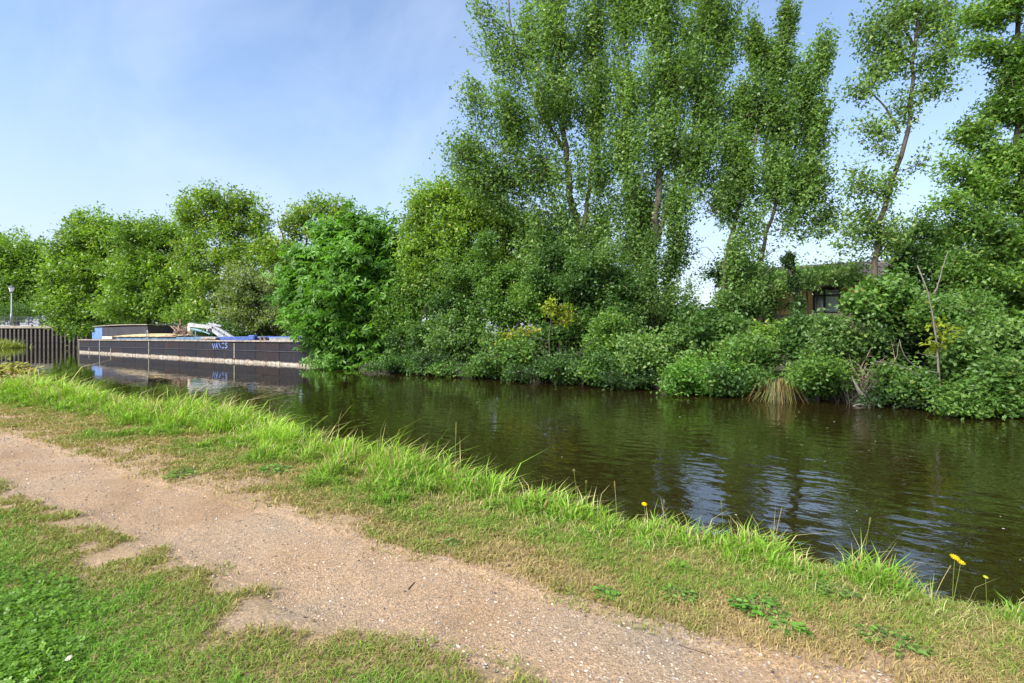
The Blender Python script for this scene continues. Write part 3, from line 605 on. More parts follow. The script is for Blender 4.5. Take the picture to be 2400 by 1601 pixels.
twig_bush('twiggy_bush', 'brown twiggy undergrowth right of the bright rounded bush', 2010, 900, 810, .8, 16.3, 22, 44, M_twig)
# dead stump leaning into the water
t = depth_n(2040, 15.75); b = W(2045, 955, t); b[2] = 0
st = MB(); rg = np.random.default_rng(3)
st.tube([(0, 0, -.2), (-.12, .02, .10), (-.32, .05, .38), (-.46, .1, .72)], (.08, .065, .035, .01), 7)
st.tube([(-.1, 0, .05), (-.35, -.05, .22), (-.55, -.1, .62)], (.035, .02, .006), 6)
o = st.build('dead_stump', M_bark_pale, smooth=True); o.location = tuple(b); o.rotation_euler = (0, 0, ANG)
tag(o, 'grey dead stump with split branch standing in the water left of the sapling', 'stump')
# floating driftwood slivers
for u, v, lab, L in ((1900, 937, 'pale floating branch by the bright rounded bush', .36), (2016, 951, 'short pale driftwood beside the dead stump', .34), (2165, 953, 'whitish driftwood under the dark overhanging shrub', .40)):
    t = EYE/(v-HOR)*FPX; p = W(u, v, t); mb = MB(); mb.tube([(-L/2, 0, .0), (0, .03, .03), (L/2, 0, .005)], (.02, .035, .015), 6)
    o = mb.build('driftwood', M_bark_pale, smooth=True); o.location = tuple(p); o.rotation_euler = (0, 0, ANG); tag(o, lab, 'driftwood', 'driftwood at the far bank')

def strip(mb, pts, w0, w1, side, col):
    P = np.array(pts); k = len(P); w = np.linspace(w0, w1, k)[:, None]*np.asarray(side)[None, :]
    V = np.stack([P-w, P+w], 1).reshape(-1, 3); Q = [(2*i, 2*i+1, 2*i+3, 2*i+2) for i in range(k-1)]
    mb.add(V, Q, None, col)
def sedge(label, u, v0, H, spread, n, cols, count, seed, droop, name='sedge_clump', w=.012, height_var=(.6, 1.1)):
    rg = np.random.default_rng(seed); t = depth_n(u, n); b = W(u, v0, t); b[2] = max(.02, float(ground_z(np.array([b[0]]), np.array([b[1]]))[0])); ob = empty(name, b, label, 'grass clump')
    mb = MB()
    for k in range(count):
        th = rg.uniform(0, 2*math.pi); d = np.array([math.cos(th), math.sin(th), 0]); h = H*rg.uniform(*height_var); r = spread*rg.uniform(.3, 1.1)
        p0 = np.array([rg.normal()*.07, rg.normal()*.07, -.1])
        pts = [p0, p0+d*r*.25+np.array([0, 0, h*.6+.1]), p0+d*r*.65+np.array([0, 0, h*.85+.1]), p0+d*r+np.array([0, 0, max(.03, h*.85-droop*h*rg.uniform(.6, 1.2))])]
        q = np.linspace(0, 1, 7); P = np.stack([np.interp(q*3, [0, 1, 2, 3], [p[i] for p in pts]) for i in range(3)], 1)
        c = np.array(cols[rg.integers(len(cols))])*rg.uniform(.75, 1.2); strip(mb, P, w, w*.25, np.cross(d, [0, 0, 1]), c)
    mb.build('blades', M_grass, ob); return ob
sedge('drooping straw-coloured sedge tussock with dry brown skirt at the far waterline', 1822, 938, .62, .85, 15.45, [(.24, .17, .06), (.17, .11, .045), (.17, .17, .05), (.10, .14, .035), (.07, .05, .03)], 230, 51, 1.15, height_var=(.35, 1.15))

# ------------------------------------------------------------------ barge
def hullmat():
    m, N, L, P = newmat('barge_hull_paint')
    ge = N.new('ShaderNodeNewGeometry'); oi = N.new('ShaderNodeObjectInfo')
    tc = N.new('ShaderNodeTexCoord')
    mp = N.new('ShaderNodeMapping'); mp.inputs['Scale'].default_value = (1.6, 1, .35); L.new(ge.outputs['Position'], mp.inputs['Vector'])
    st = noise_node(N, L, 1.6, 7, vec=mp.outputs['Vector'], rough=.65); fn = noise_node(N, L, 6, 6, vec=ge.outputs['Position'])
    tint = ramp(N, L, oi.outputs['Random'], [(0, (.007, .007, .012)), (.35, (.011, .010, .014)), (.65, (.009, .011, .015)), (1, (.016, .010, .011))])
    rust = ramp(N, L, st.outputs['Fac'], [(.56, 0.0), (.72, .8)])
    c = mixc(N, L, rust.outputs['Color'], tint.outputs['Color'], (.070, .030, .020))
    grey = ramp(N, L, fn.outputs['Fac'], [(.5, 0.0), (.8, .5)])
    c = mixc(N, L, grey.outputs['Color'], c.outputs['Color'], (.030, .030, .034))
    # dried lime band just above the waterline
    sep = N.new('ShaderNodeSeparateXYZ'); L.new(ge.outputs['Position'], sep.inputs['Vector'])
    wob = N.new('ShaderNodeMath'); wob.operation = 'MULTIPLY_ADD'; wob.inputs[1].default_value = .30; L.new(st.outputs['Fac'], wob.inputs[0]); L.new(sep.outputs['Z'], wob.inputs[2])
    wb2 = N.new('ShaderNodeMath'); wb2.operation = 'MULTIPLY_ADD'; wb2.inputs[1].default_value = .12; L.new(fn.outputs['Fac'], wb2.inputs[0]); L.new(wob.outputs['Value'], wb2.inputs[2])
    band = ramp(N, L, wb2.outputs['Value'], [(.32, 1.0), (.38, 0.0)])
    lime = ramp(N, L, fn.outputs['Fac'], [(.36, (.17, .115, .06)), (.5, (.27, .235, .19)), (.66, (.40, .37, .33))])
    c2 = mixc(N, L, band.outputs['Color'], c.outputs['Color'], lime.outputs['Color'])
    L.new(c2.outputs['Color'], P.inputs['Base Color']); P.inputs['Roughness'].default_value = .65; P.inputs['Specular IOR Level'].default_value = .25
    bump(N, L, P, fn.outputs['Fac'], .25, .02); return m
M_hull = hullmat()
M_rim = worn('barge_rim', (.12, .09, .065), (.33, .29, .24), 3, .8)
M_rimstripe = worn('hull_rib_paint', (.12, .10, .08), (.30, .27, .2), 4, .8)
M_blue = worn('blue_paint', (.045, .11, .30), (.13, .23, .44), 2.5, .6)
M_blue2 = worn('blue_tarp', (.018, .04, .16), (.045, .09, .28), 3, .65)
M_bluegrey = worn('coaming_paint', (.03, .07, .13), (.11, .17, .22), 2.5, .7)
M_black = worn('black_paint', (.012, .011, .014), (.035, .03, .04), 1.5, .5)
M_tan = worn('tan_canvas', (.24, .18, .07), (.40, .32, .17), 1.4, .85)
M_rust = worn('rusty_scrap', (.10, .055, .04), (.30, .22, .17), 5, .85)
M_white = worn('weathered_white', (.18, .18, .175), (.40, .40, .385), 4, .6)
M_cream = worn('cream_post', (.50, .38, .20), (.72, .68, .58), 2, .6)
M_steel = worn('crane_steel', (.13, .14, .15), (.36, .37, .37), 4, .55)
M_teal = worn('teal_hydraulics', (.05, .13, .15), (.16, .27, .30), 5, .5)
M_deck = worn('deck_plate', (.08, .07, .06), (.20, .17, .14), 3, .85)
M_letter = worn('spray_letter', (.05, .08, .24), (.17, .23, .42), 14, .6)

BA = np.array([-58.8, 14.9]); BE = np.array([34.7, 1.1]); BE = BE/np.linalg.norm(BE); BF = np.array([-BE[1], BE[0]]); TRIM = .0062
barge = empty('barge', (BA[0], BA[1], 0), 'long black steel work barge with white waterline band moored under the trees', 'barge')
barge.rotation_euler = (0, -TRIM, math.atan2(BE[1], BE[0]))
def bpt(u, v, y):
    a = (u-1200)/FPX; p, q = CS+a*SN, SN-a*CS; o = BA+y*BF
    x = -(p*o[0]+q*o[1])/(p*BE[0]+q*BE[1]); w = o+x*BE; t = -SN*w[0]+CS*w[1]
    return np.array([x, y, EYE+(HOR-v)/FPX*t-x*TRIM])
HL, HB, RIM = 36.8, 5.0, 1.155
def prism(mb, plan, z0, z1, col=None):
    n = len(plan); V = [(x, y, z0) for x, y in plan]+[(x, y, z1) for x, y in plan]+[(sum(p[0] for p in plan)/n, sum(p[1] for p in plan)/n, z1)]
    mb.add(V, [(i, (i+1) % n, n+(i+1) % n, n+i) for i in range(n)], [(n+i, n+(i+1) % n, 2*n) for i in range(n)], col)
plan = [(.0, .25), (.25, .03), (33.9, .03), (35.2, .5), (36.2, 1.4), (HL, 2.5), (36.2, 3.6), (35.2, 4.5), (33.9, HB), (.25, HB), (0, HB-.25)]
h = MB(); prism(h, plan, -.7, RIM-.06); hull = h.build('hull', M_hull, barge)
d = MB(); prism(d, [(x*.985+.25, .12+y*.955) for x, y in plan], RIM-.062, RIM-.02); d.build('deck', M_deck, hull)
pu = MB(); pu.box((0, 0, 0), (2.36, .03, .50), bev=.012); pl_ = MB(); pl_.box((0, 0, 0), (2.36, .03, 1.14), bev=.012)
meU, meL = pu.mesh('hull_plate'), pl_.mesh('hull_plate'); meU.materials.append(M_hull); meL.materials.append(M_hull)
for k in range(14):
    x = .3+1.18+k*2.39
    for me, z, dy in ((meU, .815, 0), (meL, -.07, 0)):
        o = bpy.data.objects.new('hull_plate', me); C.objects.link(o); o.parent = hull; o.location = (x, .017, z)
for x0 in (.12,):
    e = MB(); e.box((0, 0, 0), (.03, 4.8, .60), bev=.01); o = e.build('hull_plate', M_hull, hull); o.location = (-.012, HB/2, .765)
r = MB(); r.tube([(.2, -.005, .532), (12, -.005, .532), (24, -.005, .532), (33.6, -.005, .532)], .03, 6); r.build('rubbing_strake', M_black, hull)
rim = MB()
for i in range(len(plan)):
    a_, b_ = plan[i], plan[(i+1) % len(plan)]
    rim.beam((a_[0], a_[1]-.03 if a_[1] < 2 else a_[1]+.0, RIM-.035), (b_[0], b_[1]-.03 if b_[1] < 2 else b_[1], RIM-.035), .16, .085)
rim.build('gunwale', M_rim, hull)
for k, (x, zt) in enumerate([(.30, 1.06), (2.69, .42), (5.08, 1.06), (7.47, .42), (14.6, 1.0), (26.6, .95)]):
    q = MB(); q.box((x, -.004, zt/2+.03), (.10, .05, zt-.03), bev=.01); q.build('hull_rib', M_rimstripe, hull)
# sprayed letters on the side, flat strokes on the plates
glyph = {'V': [[(0, 1), (.5, 0), (1, 1)]], 'A': [[(0, 0), (.5, 1), (1, 0)], [(.2, .4), (.8, .4)]], 'N': [[(0, 0), (0, 1), (1, 0), (1, 1)]], 'O': [[(.5, 1), (.95, .75), (.95, .25), (.5, 0), (.05, .25), (.05, .75), (.5, 1)]], 'S': [[(1, .85), (.5, 1), (.08, .78), (.5, .52), (.95, .26), (.5, 0), (0, .12)]]}
L0, L1 = bpt(497, 809, -.004), bpt(534, 822, -.004); lw = (L1[0]-L0[0])/5; lt = MB()
for i, chh in enumerate('VANOS'):
    x0 = L0[0]+i*lw+.04; z0 = .60+.015*i; H = .37-.015*abs(i-2)
    for stt in glyph[chh]:
        for p, q in zip(stt[:-1], stt[1:]):
            lt.beam((x0+p[0]*lw*.8, -.003, z0+p[1]*H), (x0+q[0]*lw*.8, -.003, z0+q[1]*H), .006, .062)
lt.build('painted_lettering', M_letter, hull)
# stern cabin: black side, blue end with a step, thin overhanging roof
def span(u0, u1, y): return bpt(u0, 780, y)[0], bpt(u1, 780, y)[0]
cx0, cx1 = span(222, 346, 1.3); zc1 = bpt(290, 765, 1.3)[2]
cb = MB(); cb.box(((cx0+cx1)/2+.9, 2.55, (RIM-.03+zc1)/2), (cx1-cx0-1.8, 2.5, zc1-RIM+.03), bev=.03); cab = cb.build('cabin', M_black, barge)
q = MB(); q.box((cx0+.9, 2.55, (RIM-.03+zc1)/2-.01), (1.75, 2.52, zc1-RIM), bev=.03); q.build('blue_cabin_end', M_blue, cab)
q = MB(); q.box((cx0-.42, 2.5, RIM+.30), (.85, 2.3, .64), bev=.04); q.build('blue_locker', M_blue, cab)
q = MB(); q.box((cx0+.1, 1.55, zc1-.18), (.35, .3, .2), bev=.02); q.build('vent', M_white, cab)
n_ = 14; xs = np.linspace(cx0-.15, cx1+.2, n_); rf = MB()
for i in range(n_-1):
    z0_, z1_ = (zc1+.05+.10*math.sin(math.pi*min(1, (i+j)/n_*.8+.1)) for j in (0, 1))
    rf.beam((xs[i], 2.55, z0_), (xs[i+1], 2.55, z1_), 2.75, .07)
rf.build('cabin_roof', M_rimstripe, cab)
q = MB(); q.box((cx0+3.2, 1.24, RIM+.13), (2.2, .1, .22), bev=.02); q.build('fender_box', M_cream, cab)
# hold coaming
hx0, hx1 = span(275, 600, 1.0)
for (xa, xb, mt, zz) in ((hx0, bpt(505, 790, 1.)[0], M_bluegrey, .22), (bpt(505, 790, 1.)[0]+.02, hx1, M_blue2, .235)):
    q = MB(); q.box(((xa+xb)/2, 1.0, RIM+zz/2-.03), (xb-xa, .14, zz+.02), bev=.02); q.box(((xa+xb)/2, 4.3, RIM+zz/2-.03), (xb-xa, .14, zz+.02), bev=.02)
    q.box(((xa+xb)/2, 2.65, RIM+zz*.25), (xb-xa-.02, 3.1, zz*.5), bev=.02)
    q.build('hold_coaming', mt, barge)
q = MB(); q.box((hx1-.35, 1.0, RIM+.14), (.7, .3, .34), bev=.06); q.build('coaming_end', M_blue2, barge)
# bow rails and bollards
for u in (612, 622):
    p = bpt(u, 800, .5); q = MB(); q.tube([(p[0], .5, RIM-.04), (p[0], .5, RIM+.14), (p[0], .5, RIM+.16), (p[0], .5, RIM+.2)], (.09, .09, .13, .13), 10); q.build('bollard', M_rust, barge)
p0, p1 = bpt(632, 795, .6), bpt(690, 796, .6)
q = MB(); q.beam((p0[0], .6, RIM+.13), (p1[0], .6, RIM+.13), .05, .05); q.beam((p0[0], .6, RIM+.03), (p1[0], .6, RIM+.03), .04, .06)
q.build('bow_rail', M_white, barge)
p = bpt(345, 780, .75); q = MB(); th = np.linspace(0, math.pi, 11)
q.tube([(p[0]-.14, .75, RIM-.03), *[(p[0]-.14*math.cos(a_), .75, RIM+.55+.16*math.sin(a_)) for a_ in th], (p[0]+.14, .75, RIM-.03)], .03, 6); q.build('white_hoop', M_white, barge)
# deck crane folded down
cr0 = bpt(446, 792, 2.2)
post = MB(); zt = bpt(446, 765, 2.2)[2]; post.tube([(cr0[0], 2.2, RIM-.05), (cr0[0], 2.2, RIM+.1), (cr0[0], 2.2, RIM+.12), (cr0[0], 2.2, zt)], (.26, .26, .19, .17), 12)
crane = post.build('crane_post', M_cream, barge)
B = lambda u, v: bpt(u, v, 2.2)
q = MB(); q.beam(B(444, 761), B(500, 767), .24, .26); q.beam(B(448, 758), B(462, 762), .2, .14); q.build('crane_boom', M_white, crane)
q = MB(); q.tube([B(449, 770), B(475, 776)], .09, 8); q.tube([B(475, 776), B(493, 783)], .05, 8); q.tube([B(452, 775), B(470, 766)], .05, 6); q.build('hydraulic_ram', M_teal, crane)
q = MB()
A0, A1, C0, C1 = B(494, 759), B(550, 793), B(498, 772), B(533, 797)
q.beam(A0, A1, .16, .13); q.beam(C0, C1, .20, .24)
for i in range(7):
    f0, f1 = i/7, (i+.8)/7; a_, b_ = A0+(A1-A0)*f0, C0+(C1-C0)*f1; q.beam(a_, b_, .06, .06)
    a2 = A0+(A1-A0)*min(1, f0+.13); q.beam(a2, b_, .05, .05)
q.build('crane_jib', M_steel, crane)
q = MB(); q.beam(B(490, 758), B(520, 764), .12, .12); q.beam(B(489, 758), B(489, 776), .2, .22); q.build('crane_elbow', M_steel, crane)
q = MB(); q.tube([B(459, 792), B(459, 768)], .05, 6); q.build('crane_stay', M_teal, crane)
q = MB(); q.box(B(497, 774), (.42, .3, .42), bev=.08); q.build('winch_drum', M_black, crane)
def on_barge(o):
    o.location = (BA[0], BA[1], 0); o.rotation_euler = barge.rotation_euler; return o
# tan canvas-covered stack on the hold
x0, x1 = bpt(268, 787, .9)[0], bpt(412, 783, .9)[0]; n_ = 24; mb = MB(); V = []
zb = RIM+.235
for i in range(n_):
    f = i/(n_-1); x = x0+(x1-x0)*f; hgt = .05+.20*math.sin(math.pi*min(1, (f*.95+.03)))**.8
    for j in range(9):
        th = math.pi*j/8; V.append((x, 2.0-1.2*math.cos(th)+.02*math.sin(i*1.7), zb+hgt*math.sin(th)**.6+.012*math.sin(i*2.1+j)))
mb.add(V, grid_faces(n_, 9)); on_barge(tag(mb.build('canvas_cover', M_tan, smooth=True), 'long tan canvas cover humped over cargo amidships on the barge', 'cover'))
# rusty scrap heap
mb = MB(); rg = np.random.default_rng(5)
for k in range(46):
    u_ = rg.uniform(412, 442); hmax = 26*math.exp(-((u_-424)/13)**2); p = bpt(u_, 789-rg.uniform(0, hmax), rg.uniform(1.4, 2.6)); dd = rg.normal(size=3)*np.array([.5, .3, .35])
    p[2] = max(p[2], RIM+.22); a_, b_ = p-dd*.7, p+dd*.7; a_[2] = max(a_[2], RIM+.13); b_[2] = max(b_[2], RIM+.13)
    mb.beam(a_, b_, rg.uniform(.04, .10), rg.uniform(.03, .08))
mb.beam(bpt(411, 793, 2), bpt(443, 793, 2), 1.2, .06)
on_barge(tag(mb.build('scrap_heap', M_rust), 'tangled heap of rusty scrap metal beside the crane post on the barge', 'scrap'))
mb = MB(); p = bpt(397, 788, 1.0); mb.box((p[0], 1.0, RIM+.24), (2.2, .4, .10), bev=.03)
mb.box((p[0]+.3, 1.02, RIM+.33), (1.4, .3, .07), bev=.03); on_barge(tag(mb.build('timber_offcut', M_rust), 'brown timbers lying on the coaming right of the tan cover', 'timber'))
mb = MB()
for u_, w_ in ((486, .9), (502, .7), (494, .5)): p = bpt(u_, 793, .75); mb.box((p[0], .75+.1*w_, RIM+.06+.05*w_), (w_, .5, .22*w_), None, .3*w_, .04)
on_barge(tag(mb.build('canvas_bundle', M_rim), 'crumpled pale bundle on the barge deck above the lettering', 'bundle'))

# ------------------------------------------------------------------ quay, railing, lamp at far left
M_pile = worn('sheet_pile', (.03, .026, .023), (.085, .072, .06), 3, .8)
M_conc = worn('quay_concrete', (.19, .16, .125), (.32, .28, .22), 2, .9)
M_rail = worn('railing_paint', (.035, .04, .05), (.09, .095, .11), 6, .5)
QT = 63.0; q0 = W(50, HOR, QT); q0[2] = 0
quay = empty('quay_wall', q0, 'steel sheet-piled quay wall with pale concrete cap at far left', 'wall', rz=ANG)
b = MB(); b.box((0, .5, 1.0), (20, .7, 2.6)); b.build('wall_core', M_black, quay)
pm = MB(); pm.add(*(lambda z0, z1: ([(-.17, .16, z0), (-.10, -.12, z0), (.10, -.12, z0), (.17, .16, z0), (-.17, .16, z1), (-.10, -.12, z1), (.10, -.12, z1), (.17, .16, z1)], [(0, 1, 5, 4), (1, 2, 6, 5), (2, 3, 7, 6), (4, 5, 6, 7)]))(-.6, 2.25))
pme = pm.mesh('sheet_pile'); pme.materials.append(M_pile)
for k in range(36):
    o = bpy.data.objects.new('sheet_pile', pme); C.objects.link(o); o.parent = quay; o.location = (-9.6+k*.52, 0, 0)
b = MB(); b.box((0, .25, 2.41), (20.2, .9, .34), bev=.04); b.build('cap_beam', M_conc, quay)
g = MB(); g.add([(-120, .4, 0), (9.8, .4, 0), (9.8, 90, 0), (-120, 90, 0)], [(0, 1, 2, 3)]); o = g.build('quay_ground', M_conc); o.location = (q0[0], q0[1], 2.56); o.rotation_euler = (0, 0, ANG); tag(o, kind='structure')
rail = empty('railing', (q0[0], q0[1], 2.58), 'dark metal railing along the top of the quay wall', 'railing', rz=ANG)
for k in range(14): b = MB(); b.box((-9.6+k*1.45, .35, .53), (.06, .06, 1.10), bev=.01); b.build('post', M_rail, rail)
for z in (1.09, .60, .15): b = MB(); b.box((0, .35, z), (19.6, .045, .045)); b.build('rail', M_rail, rail)
bm_ = MB(); bm_.box((0, 0, .6), (.022, .022, .92)); bme = bm_.mesh('baluster'); bme.materials.append(M_rail)
for k in range(110): o = bpy.data.objects.new('baluster', bme); C.objects.link(o); o.parent = rail; o.location = (-9.5+k*.175, .35, 0)
lp = W(27, HOR, QT-.25+.9); lamp = empty('lamp_post', (lp[0], lp[1], 2.58), 'pale lamp post with white lantern on the quay at far left', 'street lamp', rz=ANG)
b = MB(); b.tube([(0, 0, 0), (0, 0, 1.45), (0, 0, 1.5), (0, 0, 4.15)], (.13, .12, .075, .055), 10); b.build('post', M_white, lamp, smooth=True)
b = MB(); b.tube([(0, 0, 4.13), (0, 0, 4.2), (0, 0, 4.24)], (.09, .12, .14), 8); b.build('collar', M_rail, lamp)
mgl, N, L, P = newmat('lantern_glass'); P.inputs['Base Color'].default_value = (.82, .83, .84, 1); P.inputs['Roughness'].default_value = .25
b = MB(); b.tube([(0, 0, 4.25), (0, 0, 4.75)], (.15, .30), 6); b.build('lantern', mgl, lamp)
b = MB(); b.tube([(0, 0, 4.752), (0, 0, 4.80), (0, 0, 4.98), (0, 0, 5.02), (0, 0, 5.12)], (.33, .32, .10, .04, .02), 8); b.build('lantern_cap', M_rail, lamp)
# overgrown bank in front of the quay, left edge
sd = MB(); rg = np.random.default_rng(77)
p = W(8, 808, 58.0); p[2] = 0; ob = empty('reed_bed', p, 'yellow-green reed patch in the water before the quay at the left edge', 'reeds')
for k in range(900):
    x = -abs(rg.normal())*1.9+1.3; y = rg.normal()*.8; hh = rg.uniform(.5, 1.25)*(1-.45*max(0, x)); th = rg.uniform(0, 6.28); d_ = np.array([math.cos(th), math.sin(th), 0])
    b0 = np.array([CS*x-SN*y, SN*x+CS*y, -.1]); P_ = [b0, b0+d_*.12+np.array([0, 0, hh*.6]), b0+d_*.4+np.array([0, 0, hh])]
    strip(sd, P_, .035, .008, np.cross(d_, [0, 0, 1]), np.array([(.22, .28, .04), (.33, .33, .06), (.14, .22, .04)][rg.integers(3)])*rg.uniform(.8, 1.1))
sd.build('blades', M_grass, ob)
T('shrub', 'cream and yellow variegated shrub on the near bank at the left edge', 'shrub', 14.6, [([(20, 905), (22, 880), (18, 862)], .03, .012), ([(35, 905), (60, 885), (75, 872)], .025, .01)],
  [(5, 868, 18, 12), (40, 862, 18, 10), (65, 874, 20, 12), (20, 885, 26, 12), (85, 890, 14, 9), (50, 890, 22, 10), (-25, 870, 25, 14)], 900, .135, 'cream', 140, M_bark, gap=.05, csig=.085, per=6, limb_r=.015, twigs=40, accent=.12, parts=('stem', 'branches', 'leaves'))

# ------------------------------------------------------------------ houses behind the trees
def brickmat():
    m, N, L, P = newmat('orange_brick')
    tc = N.new('ShaderNodeTexCoord'); mp = N.new('ShaderNodeMapping'); mp.inputs['Rotation'].default_value = (R(90), 0, 0); L.new(tc.outputs['Object'], mp.inputs['Vector'])
    bt = N.new('ShaderNodeTexBrick'); L.new(mp.outputs['Vector'], bt.inputs['Vector']); bt.inputs['Scale'].default_value = 1.0
    bt.inputs['Brick Width'].default_value = .225; bt.inputs['Row Height'].default_value = .075; bt.inputs['Mortar Size'].default_value = .01
    bt.inputs['Color1'].default_value = (.70, .34, .08, 1); bt.inputs['Color2'].default_value = (.78, .45, .14, 1); bt.inputs['Mortar'].default_value = (.48, .38, .24, 1)
    L.new(bt.outputs['Color'], P.inputs['Base Color']); P.inputs['Roughness'].default_value = .9; bump(N, L, P, bt.outputs['Fac'], -.3, .01); return m
M_brick = brickmat(); M_tile = worn('roof_tile', (.10, .085, .075), (.22, .19, .175), 8, .9); M_frame = worn('dark_window_frame', (.018, .015, .013), (.04, .033, .03), 5, .5)
mgp, N, L, P = newmat('window_glass'); P.inputs['Base Color'].default_value = (.20, .23, .26, 1); P.inputs['Roughness'].default_value = .06; P.inputs['Specular IOR Level'].default_value = .8
M_curtain = worn('net_curtain', (.38, .40, .42), (.62, .64, .66), 5, .9)
M_timber = worn('fence_timber', (.26, .19, .16), (.44, .36, .31), 3, .9)
def house(label, s0, s1, n0, dep, z0, z1, zr, wins):
    h = empty('brick_house', ((s0+s1)/2, n0, z0), label, 'house'); w = (s1-s0); H = z1-z0
    b = MB(); b.box((0, dep/2, H/2), (w, dep, H)); b.build('wall', M_brick, h)
    rf = MB(); e = .18; hw = w/2+.3
    V = [(-hw, -e, H-.05), (hw, -e, H-.05), (hw, dep/2, zr-z0), (-hw, dep/2, zr-z0), (hw, dep+e, H-.05), (-hw, dep+e, H-.05)]
    V += [(x, y, z+.14) for x, y, z in V]
    rf.add(V, [(0, 1, 2, 3), (3, 2, 4, 5), (6, 9, 8, 7), (9, 11, 10, 8), (0, 6, 7, 1), (5, 4, 10, 11)], None)
    rf.add([V[0], V[3], V[9], V[6], V[5], V[11]], [(0, 1, 2, 3), (1, 4, 5, 2)]); rf.add([V[1], V[7], V[8], V[2], V[4], V[10]], [(0, 1, 2, 3), (3, 2, 5, 4)])
    ro = rf.build('roof', M_tile, h)
    for k in range(12):        # courses of tiles as slightly raised laps
        f = (k+.5)/12; y = -e+(dep/2+e)*f; z = H-.05+.14+(zr-z0-H+.05)*f
        c = MB(); c.beam((-hw, y, z+.012), (hw, y, z+.012), .06, .03); c.build('tile_course', M_tile, ro)
    g = MB(); g.box((0, -e-.05, H+.0), (2*hw, .1, .1), bev=.02); g.build('gutter', M_frame, h)
    for (wx, ww, wz0, wz1, canopy) in wins:
        fr = MB(); cz = (wz0+wz1)/2-z0; hh = wz1-wz0; t_ = .09
        for (bx, bz, bw, bh) in ((0, hh/2-t_/2, ww, t_), (0, -hh/2+t_/2, ww, t_), (-ww/2+t_/2, 0, t_, hh-2*t_), (ww/2-t_/2, 0, t_, hh-2*t_), (-ww*.08, 0, .10, hh-2*t_), (0, hh*.22, ww-2*t_, .07)):
            fr.box((wx-(s0+s1)/2+bx, -.03, cz+bz), (bw, .10, bh))
        wo = fr.build('window', M_frame, h)
        for sx, fw in ((-.28, .40), (.20, .52)):
            p = MB(); p.box((wx-(s0+s1)/2+sx*ww, -.012, cz), (fw*ww, .016, hh-2*t_)); p.build('pane', mgp if sx < 0 else M_curtain, wo)
        p = MB(); p.box((wx-(s0+s1)/2, -.07, cz-hh/2-.05), (ww+.2, .2, .09), bev=.01); p.build('sill', M_conc, wo)
        if canopy: p = MB(); p.box((wx-(s0+s1)/2, -.18, cz+hh/2+.09), (ww+.5, .40, .12), bev=.02); p.build('canopy', M_frame, wo)
    return h
def s_at(u, n): return float(Wn(u, HOR, n)[0])
house('orange brick house with grey tiled roof and dark framed window behind the poplars', s_at(1690, 30), s_at(2110, 30), 30.0, 7.0, .9, 4.35, 5.5,
      [(s_at(1938, 30), 1.2, 2.75, 4.02, True)])
house('second brick house almost hidden behind the leaves at the right edge', s_at(2330, 29), s_at(2330, 29)+9, 29.0, 7.0, .9, 3.7, 5.0, [(s_at(2400, 29), 1.2, 2.2, 3.4, False)])
fence = empty('timber_fence', (s_at(1860, 27), 27.0, .9), 'weathered horizontal timber fence below the brick house', 'fence')
L_ = s_at(2010, 27)-s_at(1740, 27)
for k, (z, hgt) in enumerate([(2.56, .20), (2.30, .22), (2.03, .2), (1.74, .2), (1.45, .2)]):
    for j in range(3):
        b = MB(); b.box(((j-1)*L_/3, 0, z-.9+.02*((k*3+j) % 3-1)), (L_/3-.03, .05, hgt), bev=.01); b.build('board', M_timber, fence)
for j in range(4): b = MB(); b.box(((j-1.5)*L_/3, .08, .88), (.1, .1, 1.9), bev=.01); b.build('post', M_timber, fence)

# ------------------------------------------------------------------ near bank: turf, verge grass
def Gp(u, v, z=GZ):
    t = (EYE-z)*FPX/(v-HOR); p = W(u, v, t); return p
rg = np.random.default_rng(11)
bands = np.concatenate([np.arange(1.45, 6, .25), np.arange(6, 30, 1.)]); cs_, cn_ = [], []
def Dn(t): return 13500*np.minimum(1, (2.8/t)**1.35)
for t0_, t1_ in zip(bands[:-1], bands[1:]):
    tm = (t0_+t1_)/2; k = int(Dn(tm)*2.75*tm*(t1_-t0_)); t_ = rg.uniform(t0_, t1_, k); x_ = rg.uniform(-1.15, 1.6, k)*t_
    s_ = CS*x_-SN*t_; n_ = SN*x_+CS*t_; ok = (n_ < 4.6) & (n_ > -3); cs_.append(s_[ok]); cn_.append(n_[ok])
s_ = np.concatenate(cs_); n_ = np.concatenate(cn_)
e_ = n_edge(s_); pf_, pn_ = path_far(s_), path_near(s_)
ok = (n_ < e_+.04) & ((n_ > pf_-.12) | (n_ < pn_+.14)); s_, n_, e_, pf_, pn_ = (a[ok] for a in (s_, n_, e_, pf_, pn_))
t_ = -SN*s_+CS*n_
verge = n_ > (pf_+pn_)/2
f = np.clip((n_-pf_)/(e_-pf_), -.2, 1.1); dnear = pn_-n_
nb = n2(s_, n_, 2.1, 71, 3); nc_ = n2(s_, n_, 7.0, 75, 2); nd = n2(s_, n_, .9, 79, 2)
cover_v = sstep(-.05, .35, f+.8*(nb-.5)+.5*(nc_-.5)+.22*sstep(-3, -1, s_)); cover_n = sstep(-.02, .34, dnear+.02+1.3*(nb-.5)+.8*(nc_-.5))
prob = np.where(verge, .10+.90*cover_v, -.01+.96*cover_n)
prob = np.where((~verge) & (dnear < -.02), prob*.25, prob); prob = np.where(verge & (f < 0), prob*.30, prob)
ok = rg.random(len(s_)) < prob
s_, n_, e_, f, dnear, verge, nb, nc_, nd, t_ = (a[ok] for a in (s_, n_, e_, f, dnear, verge, nb, nc_, nd, t_))
left = sstep(-1.5, -5.5, s_); mid = np.exp(-((s_+1.2)/1.0)**2)
ns_ = n2(s_, s_*0+1.7, 1.1, 83, 2); lush_v = sstep(.85-.45*left-.22*mid, 1.0, f+.7*(nb-.5)+.45*(nc_-.5)+.5*(ns_-.5))
